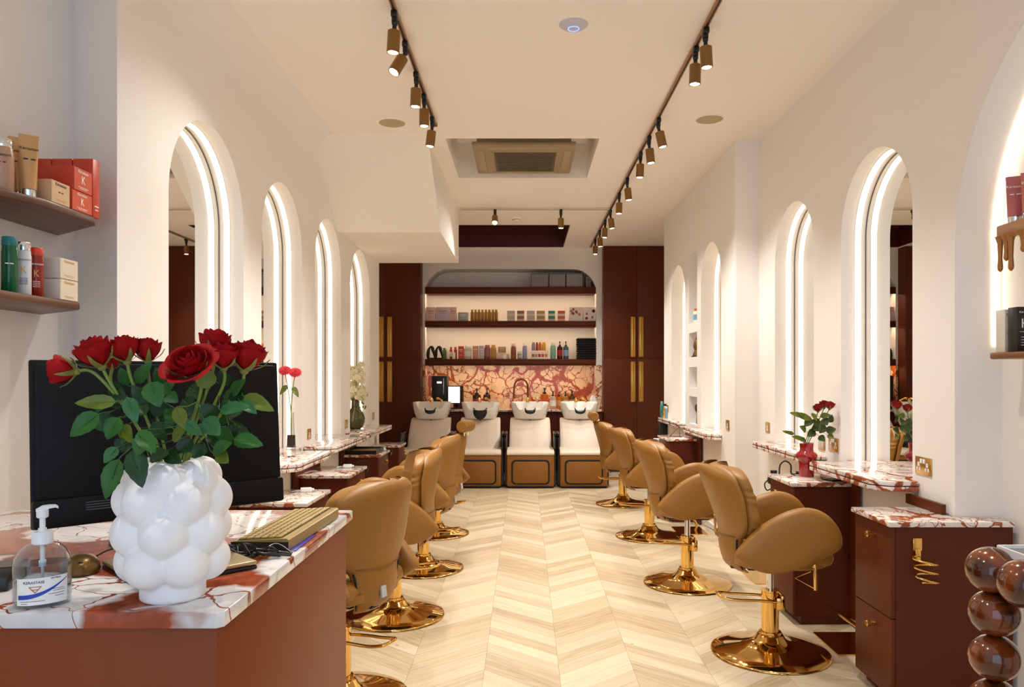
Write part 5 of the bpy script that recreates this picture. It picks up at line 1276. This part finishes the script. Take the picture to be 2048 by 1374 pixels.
def tube(x, y, z, w, h, m_, cap, lab, rz=0., print_=INK, group=None, txt='Kérastase'):
    t = thing('cosmetic_tube', lab, 'tube', (x, y, z), rz, group)
    rg = []
    for k in range(9):
        v_ = k/8; th = w*.42*(1-v_)+.0015; ww = w*(.40+.10*v_)
        rg.append([(ww*cos(a), th*sin(a), .028+(h-.028)*v_) for a in [2*pi*q/24 for q in range(24)]])
    mb = MB(); mb.loft(rg); mb.box(-w*.5, w*.5, -.0012, .0012, h-.012, h+.002); mb.build('tube_body', m_, t, 60)
    mb = MB(); mb.lathe([(0, 0), (w*.36, 0), (w*.38, .003), (w*.38, .027), (0, .027)], seg=24); mb.build('cap', cap, t)
    yf = lambda zz: -(w*.42*(1-(zz-.028)/(h-.028))+.0015)-.001; tl = math.atan(w*.42/(h-.028))
    text(txt, w*.24, print_, t, (0, yf(h*.78), h*.78), (pi/2-tl, 0, 0))
    mb = MB(); zz = h*.6; mb.box(-w*.3, -w*.06, yf(zz)-.0004, yf(zz)+.002, zz, zz+.004); mb.box(w*.06, w*.3, yf(zz)-.0004, yf(zz)+.002, zz, zz+.004); mb.build('dash_print', print_, t)
    return t
tube(-1.762, 2.668, ZU, .062, .222, TUBM, CHROME, 'gold beige tube standing on its silver cap, front one on the upper left shelf', .75, group='gold beige tubes')
tube(-1.825, 2.705, ZU, .062, .225, TUBM, CHROME, 'gold beige tube standing behind the front one on the upper left shelf', .75, group='gold beige tubes')
t = bottle((-1.805, 2.595, ZU), .035, .185, BEIP, CHROME, 'rose beige bottle with a silver cap at the left edge of the upper left shelf', neck=.9)
for c in t.children:
    if c.name.startswith('cap'): c.scale = (1.25, 1.25, 1)
text('Kérastase', .014, INK, t, (.0195, -.0310, .125), (pi/2, 0, .56)); mb = MB(); mb.box(-.012, -.003, -.0365, -.0355, .098, .102); mb.box(.003, .012, -.0365, -.0355, .098, .102); o = mb.build('dash_print', INK, t); o.rotation_euler = (0, 0, .56)
kbox(-1.88, .05, 2.56, 2.66, ZU, .255, BEI, 'tall beige box behind the rose beige bottle on the upper left shelf', small=None)
GREEN = mat('emerald_bottle', '#0e5a34', .15); TEALC = mat('teal_cap', '#0f6f78', .3); WBL = mat('white_bottle', '#d5d8e0', .3); RUST = mat('rust_red_bottle', '#8a2412', .2); REDC = mat('coral_cap', '#cf3d20', .35); PUR = mat('violet_bottle', '#77699c', .3)
def shb(x, y, r, h, mm, cm, lab, txt=None, ink=WHITEINK, big=None):
    t = bottle((x, y, ZL), r, h, mm, cm, lab, neck=.92, group='bottles on the lower left shelf', rz=.58)
    for c in t.children:
        if c.name.startswith('cap'): c.scale = (1.3, 1.3, 1)
    if txt: text(txt, .011, ink, t, (.0, -r-.0012, h*.66), (pi/2, 0, 0))
    if big: text(big, .036, GOLDINK, t, (.0, -r-.0012, h*.46), (pi/2, 0, 0), sx=.8)
    mb = MB()
    if big: [mb.box(-r*.5, r*.5, -r-.0008, -r+.004, h*(.30-.035*k), h*(.30-.035*k)+.0014) for k in range(4)]
    else: mb.box(-r*.5, -r*.05, -r-.0008, -r+.004, h*.5, h*.52); mb.box(r*.05, r*.5, -r-.0008, -r+.004, h*.5, h*.52)
    mb.build('dash_print', ink, t)
    return t
shb(-1.745, 2.455, .024, .19, PUR, WBL, 'violet bottle at the far left of the lower left shelf')
shb(-1.746, 2.545, .0245, .188, GREEN, TEALC, 'emerald green bottle with a teal cap on the lower left shelf')
shb(-1.748, 2.620, .0235, .183, WBL, CHROME, 'white bottle with a silver cap on the lower left shelf', 'Kérastase', INK, 'K')
shb(-1.752, 2.695, .0225, .176, RUST, REDC, 'dark red bottle with a coral cap on the lower left shelf', 'Kérastase', WHITEINK, 'K')
IVO = mat('ivory_card', '#d9cfc2', .45); IVOF = mat('ivory_face', '#e0d3bd', .45)
for k in range(2): kbox(-1.716, .066, 2.775, 2.885, ZL+.0785*k, .0775, IVO, 'ivory box on the lower left shelf, %s of two' % ('lower' if k == 0 else 'upper'), IVOF, ink=TANC, group='ivory boxes on the lower left shelf')

# ------------------------------------------------------------------ right display niche
DRIP = mat('caramel_gloss', '#a0661f', .3, coat=.4)
t = thing('wall_shelf', 'caramel shelf with dripping edge in the right display niche', 'shelf', (2.05, 2.6, 2.0))
mb = MB(); mb.box(-.055, .088, -.9, .565, .035, .08, .008); mb.build('board', DRIP, t)
mb = MB(); rdp = random.Random(2); y = .555; k = 0
zs = [.0, .0, .0]
mb.box(-.062, -.045, -.9, .56, .012, .076, .006)
for yy, ln in ((.545, .11), (.505, .07), (.475, .115), (.40, .05), (.34, .10), (.28, .07), (.2, .12), (.12, .06), (.05, .1), (-.05, .08), (-.15, .11), (-.25, .06)):
    mb.tube([(-.053, yy, .03), (-.053, yy, .0), (-.053, yy, -ln*.55), (-.053, yy, -ln*.9), (-.053, yy, -ln), (-.053, yy, -ln-.008)], [.020, .011, .0085, .011, .0095, .003], 12)
mb.build('drip_edge', DRIP, t)
t = thing('wall_shelf', 'plain walnut shelf in the right display niche, below the dripping one', 'shelf', (2.06, 2.6, 1.517))
mb = MB(); mb.box(-.075, .078, -.9, .60, 0, .028, .008, 3); mb.build('board', SHELFE, t)
PNK = mat('pink_tube', '#b56565', .35); PNK2 = mat('rose_tube', '#c0705a', .35)
tube(2.045, 3.125, 2.081, .066, .195, PNK, CHROME, 'pink tube standing on its silver cap on the dripping shelf, farther one', -.45, WHITEINK, 'pink tubes on the dripping shelf')
tube(2.055, 3.045, 2.081, .066, .19, PNK2, CHROME, 'rose pink tube on the dripping shelf, at the right edge of the photo', -.45, WHITEINK, 'pink tubes on the dripping shelf')
def fbox(x0, x1, y0, y1, z, h, m_, lab, ink, ink2):
    t = thing('product_box', lab, 'box', ((x0+x1)/2, (y0+y1)/2, z), group='boxes on the lower right niche shelf'); w = (x1-x0)/2; d = (y1-y0)/2
    mb = MB(); mb.box(-w, w, -d, d, .0002, h, .002); mb.build('carton', m_, t)
    text('K', h*.3, ink, t, (0, -d-.0012, h*.62), (pi/2, 0, 0)); text('Kérastase', .012, ink2, t, (0, -d-.0012, h*.88), (pi/2, 0, 0))
    mb = MB(); mb.box(-w*.7, w*.7, -d-.0006, -d, h*.44, h*.448)
    for k in range(4): mb.box(-w*.5, w*.5, -d-.0006, -d, h*(.32-.06*k), h*(.33-.06*k))
    mb.build('small_print', ink2, t)
fbox(2.0, 2.058, 3.12, 3.18, 1.545, .178, mat('pearl_card', '#d6d0c2', .35), 'pearl grey box with a black letter on the lower right niche shelf', INK, INK)
fbox(2.0, 2.062, 3.04, 3.10, 1.545, .182, mat('black_card', '#161513', .35), 'black box with a white letter on the lower right niche shelf', WHITEINK, WHITEINK)
# ------------------------------------------------------------------ beaded pedestal table
t = thing('beaded_table', 'dark wooden side table built of stacked polished balls, at the lower right corner', 'side table', (1.45, 1.65, 0)); cx, cy = 1.45, 1.65
def ball(x, y, z, r=.060, first=[None]):
    if first[0] is None:
        mb = MB(); mb.sph((0, 0, 0), .060, seg=40, rings=26, sz=.96); first[0] = mb.build('ball', BEAD, t, 60); o = first[0]
    else: o = first[0].copy(); COL.objects.link(o)
    o.parent = t; o.location = (x-cx, y-cy, z); o.rotation_euler = (random.uniform(-.2, .2), random.uniform(-.2, .2), random.uniform(0, 6)); return o
xs0, xs1, ys0, ys1 = 1.187, 1.713, 1.39, 1.905; n_ = 4
for k in range(n_+1):
    u = k/n_; y = ys1+(ys0-ys1)*u; x = xs0+(xs1-xs0)*u
    ball(xs0, y, .955); ball(xs1, y, .955)
    if 0 < k < n_: ball(x, ys1, .955); ball(x, ys0, .955)
for x, y in ((xs0+.008, ys1), (xs0+.008, ys0), (xs1-.008, ys1), (xs1-.008, ys0)):
    for k in range(8): ball(x, y, .846-.1128*k)
mb = MB(); mb.box(1.222-cx, 1.678-cx, 1.42-cy, 1.93-cy, .998, 1.004); mb.build('table_top', mat('smoked_glass', '#6a6258', .15), t)
mb = MB()
for q in ((1.216, 1.222, 1.414, 1.936), (1.678, 1.684, 1.414, 1.936), (1.216, 1.684, 1.414, 1.42), (1.216, 1.684, 1.93, 1.936)): mb.box(q[0]-cx, q[1]-cx, q[2]-cy, q[3]-cy, .992, 1.012)
mb.build('top_rim', PLAST, t)
mb = MB(); mb.box(1.25-cx, 1.65-cx, 1.45-cy, 1.86-cy, .93, .992); mb.build('inner_frame', BLACKM, t)

# ------------------------------------------------------------------ flowers on the ledges
t = thing('red_vase', 'glossy red ceramic vase with a bulging collar, on the right drawer cabinet', 'vase', (1.742, 4.625, .825))
mb = MB(); mb.lathe([(0, 0), (.042, 0), (.044, .003), (.044, .085), (.046, .10), (.056, .108), (.063, .122), (.063, .134), (.056, .146), (.044, .152), (.039, .165), (.041, .195), (.043, .205), (.039, .205), (.036, .19), (.035, .03), (0, .03)], seg=48); mb.build('vase_body', mat('red_glaze', '#9a0d12', .12, coat=.5), t, 60)
mb = MB(); mb.lathe([(.0615, .118), (.0645, .122), (.0645, .134), (.0615, .138)], seg=48, cap=False); mb.build('collar', bpy.data.materials['red_glaze'], t)
RVC = Vector((1.742, 4.625, .825)); RD = 4.625
PETR = petals('small_rose_petal', '#7a1114', '#9c2320')
SST = []
for i, (px, py, dd, lab) in enumerate(((1636, 823, -.02, 'left'), (1648, 816, .02, 'middle'), (1659, 818, -.03, 'right'))):
    hd = P3(px, py, RD+dd)
    SST.append(rose(hd, (.1*(i-1), -.1, 1), .026, [RVC+Vector((0, 0, .06)), RVC+Vector((.01*(i-1), 0, .2)), RVC.lerp(hd, .7)+Vector((0, 0, .05))], 'dark red rose in the red vase, %s of three' % lab, 20+i, 0, 1.7, PETR, .003, 'roses in the red vase'))
OLF = [leafmat('olive_leaf', '#5d6a22'), leafmat('olive_leaf_dark', '#3c4a1c')]
for bx, by, tx, ty, w, k in ((1625, 840, 1580, 823, 13, 0), (1612, 838, 1600, 826, 8, 0), (1588, 868, 1566, 862, 7, 0), (1612, 862, 1600, 852, 12, 0), (1610, 880, 1585, 872, 9, 0), (1600, 876, 1612, 884, 9, 1), (1622, 838, 1610, 852, 14, 1), (1640, 850, 1625, 840, 16, 1), (1640, 832, 1662, 830, 10, 0), (1650, 850, 1640, 866, 14, 1), (1645, 838, 1655, 850, 16, 1), (1630, 862, 1615, 872, 14, 1), (1652, 862, 1672, 858, 14, 1), (1655, 870, 1668, 876, 10, 0), (1638, 872, 1650, 882, 12, 1), (1628, 850, 1640, 862, 16, 1), (1624, 826, 1634, 842, 10, 0), (1660, 845, 1664, 830, 10, 1)):
    b = P3(bx, by, RD-.02); tp = P3(tx, ty, RD-.05); best = min(((p-b).length, si, p) for si, (_, P, _) in enumerate(SST) for p in P[6:] if p.z > RVC.z+.2)
    tt_, P, base = SST[best[1]]; mb = MB(); leaf_geo(mb, b, tp, (rl.uniform(-.4, .4), -1, rl.uniform(.1, .6)), w/F*RD*1.3, .2, .08, best[2]); put(mb.build('leaf', OLF[k], tt_, 180), base)
# gerberas in a slim glass vase on the second left ledge
GV = Vector((-1.745, 5.62, .89))
t = thing('glass_vase', 'slim clear glass vase of red gerberas on the second left ledge', 'vase', GV)
mb = MB(); mb.lathe([(.0, 0), (.036, .0), (.036, .02), (.028, .05), (.022, .2), (.020, .26), (.022, .28)], seg=28, cap=False); mb.build('vase_body', glassy('vase_glass', '#eef0ea', .35), t)
mb = MB(); mb.lathe([(0, .02), (.033, .02), (.031, .045), (.029, .11), (0, .11)], seg=24); mb.build('dark_filling', mat('dark_gravel', '#2a1a14', .6), t)
GER = petals('gerbera_petal', '#c22430', '#e04a52')
GS = []
for i, (px, py, dd, lab) in enumerate(((590, 748, .0, 'right'), (570, 744, .05, 'left'))):
    D = GV.y+dd; hd = P3(px, py, D); tg = thing('gerbera', 'red gerbera in the slim glass vase, %s one' % lab, 'flower', GV+Vector((0, 0, .05)), group='red gerberas'); base = GV+Vector((0, 0, .05))
    M = Matrix.Translation(hd) @ frame((.2, -.75, .8)).to_4x4(); mb = MB()
    for ly, (n, L, zz) in enumerate(((22, .052, 0), (20, .046, .007), (16, .034, .014), (10, .022, .018))):
        for k in range(n):
            a = 2*pi*k/n+ly*.2; c, s = cos(a), sin(a); w = .006
            mb.loft([[(r_*c-w*q*s, r_*s+w*q*c, zz+h_), (r_*c, r_*s, zz+h_-.001), (r_*c+w*q*s, r_*s-w*q*c, zz+h_)] for r_, q, h_ in ((.006, .4, 0), (L*.5, .9, .012), (L*.85, .9, .016), (L, .2, .014))], False, False, close=False)
    bmesh.ops.transform(mb.bm, matrix=M, verts=mb.bm.verts); o = mb.build('flower_head', GER, tg, 180); put(o, base)
    mb = MB(); mb.sph((0, 0, .008), .010, sz=.6); bmesh.ops.transform(mb.bm, matrix=M, verts=mb.bm.verts); mb.build('centre', INK, o)
    P = smooth_path([base, GV+Vector((.0, 0, .27)), GV.lerp(hd, .75)+Vector((-.01+.02*i, 0, .02)), hd], 6); mb = MB(); mb.tube(P, .0035, 8); put(mb.build('stem', STEM, tg), base); GS.append((tg, P, base))
    mb = MB(); b = P[13]; leaf_geo(mb, b, b+Vector((.05-.09*i, -.05, -.06)), (.2, -1, .4), .045, .2, .3); put(mb.build('leaf', OLF[0], tg, 180), base)
# white orchid in a round green vase on the fourth left ledge
OV = Vector((X(711, 7.80), 7.80, .89))
t = thing('green_vase', 'round olive green vase with a white orchid on the far left ledge', 'vase', OV)
mb = MB(); mb.lathe([(0, 0), (.05, 0), (.075, .02), (.095, .07), (.098, .11), (.085, .16), (.055, .20), (.042, .22), (.040, .30), (.044, .32), (.037, .32), (.034, .2), (0, .2)], seg=40); mb.build('vase_body', mat('olive_glaze', '#4a4a1e', .15, coat=.4), t, 60)
mb = MB(); mb.lathe([(.0415, .225), (.044, .228), (.044, .234), (.0415, .237)], seg=40, cap=False); mb.build('neck_ring', bpy.data.materials['olive_glaze'], t)
ORC = mat('orchid_white', '#ded6b4', .55); base = OV+Vector((0, 0, .21)); ro = random.Random(9)
tg = thing('orchid', 'white orchid with dense blossoms standing in the green vase', 'flower', base)
STP = []
for i in range(3):
    tip = P3((708, 722, 728)[i], (736, 750, 800)[i], 7.80+(.02, -.05, -.10)[i])
    P = smooth_path([base+Vector((.006*(i-1), 0, 0)), base+Vector((.012*(i-1), 0, .12)), base.lerp(tip, .6)+Vector((-.02, 0, .10)), tip], 8); STP.append(P); mb = MB(); mb.tube(P, .003, 6); put(mb.build('stem', STEM, tg), base)
for i in range(52):
    P = STP[i % 3]; c = P[int(8+(len(P)-9)*ro.random())]+Vector((ro.uniform(-.05, .075), ro.uniform(-.06, .06), ro.uniform(-.045, .05))); mb = MB()
    c.x = max(c.x, LX-DEP+.06)
    M = Matrix.Translation(c) @ frame((ro.uniform(-.2, .9), -1, ro.uniform(-.3, .5))).to_4x4()
    for k, (L, w) in enumerate(((.046, .048), (.042, .028), (.042, .028), (.046, .048), (.038, .026))):
        a = (0, pi*.36, pi*.64, pi, -pi/2)[k]; c_, s_ = cos(a), sin(a)
        mb.loft([[(r_*L*c_-q*w/2*s_, r_*L*s_+q*w/2*c_, h_), (r_*L*c_, r_*L*s_, h_-.002), (r_*L*c_+q*w/2*s_, r_*L*s_-q*w/2*c_, h_)] for r_, q, h_ in ((.05, .3, .002), (.5, 1, .008), (.85, .75, .006), (1, .1, 0))], False, False, close=False)
    mb.sph((0, -.002, .008), .005, seg=8, rings=6)
    bmesh.ops.transform(mb.bm, matrix=M, verts=mb.bm.verts); put(mb.build('blossom', ORC, tg, 180), base)
for i in range(9):
    c = STP[2][-4]+Vector((ro.uniform(-.05, .04), ro.uniform(-.05, .03), ro.uniform(-.12, -.02))); mb = MB(); mb.sph((0, 0, 0), .009, sz=1.5, seg=8, rings=6)
    bmesh.ops.transform(mb.bm, matrix=Matrix.Translation(c), verts=mb.bm.verts); put(mb.build('bud', OLF[0], tg), base)

# ------------------------------------------------------------------ light and camera
w = bpy.data.worlds.new('World'); SC.world = w; w.use_nodes = True
bg = w.node_tree.nodes['Background']; bg.inputs['Color'].default_value = (.64, .79, 1., 1); bg.inputs['Strength'].default_value = 1.3
cam = bpy.data.cameras.new('Camera'); co = bpy.data.objects.new('Camera', cam); COL.objects.link(co); SC.camera = co
co.location = (0, 0, EYE); co.rotation_euler = (pi/2, 0, 0)
cam.sensor_width = 36; cam.lens = F/2048*36; cam.shift_x = -(VX-1024)/2048; cam.shift_y = (VY-687)/2048; cam.clip_start = .05
SC.view_settings.view_transform = 'Standard'; SC.view_settings.look = 'None'; SC.view_settings.gamma = 1; SC.view_settings.use_curve_mapping = False
SC.view_settings.exposure = 0.64
SC.cycles.max_bounces = 10; SC.cycles.diffuse_bounces = 6; SC.cycles.transparent_max_bounces = 12
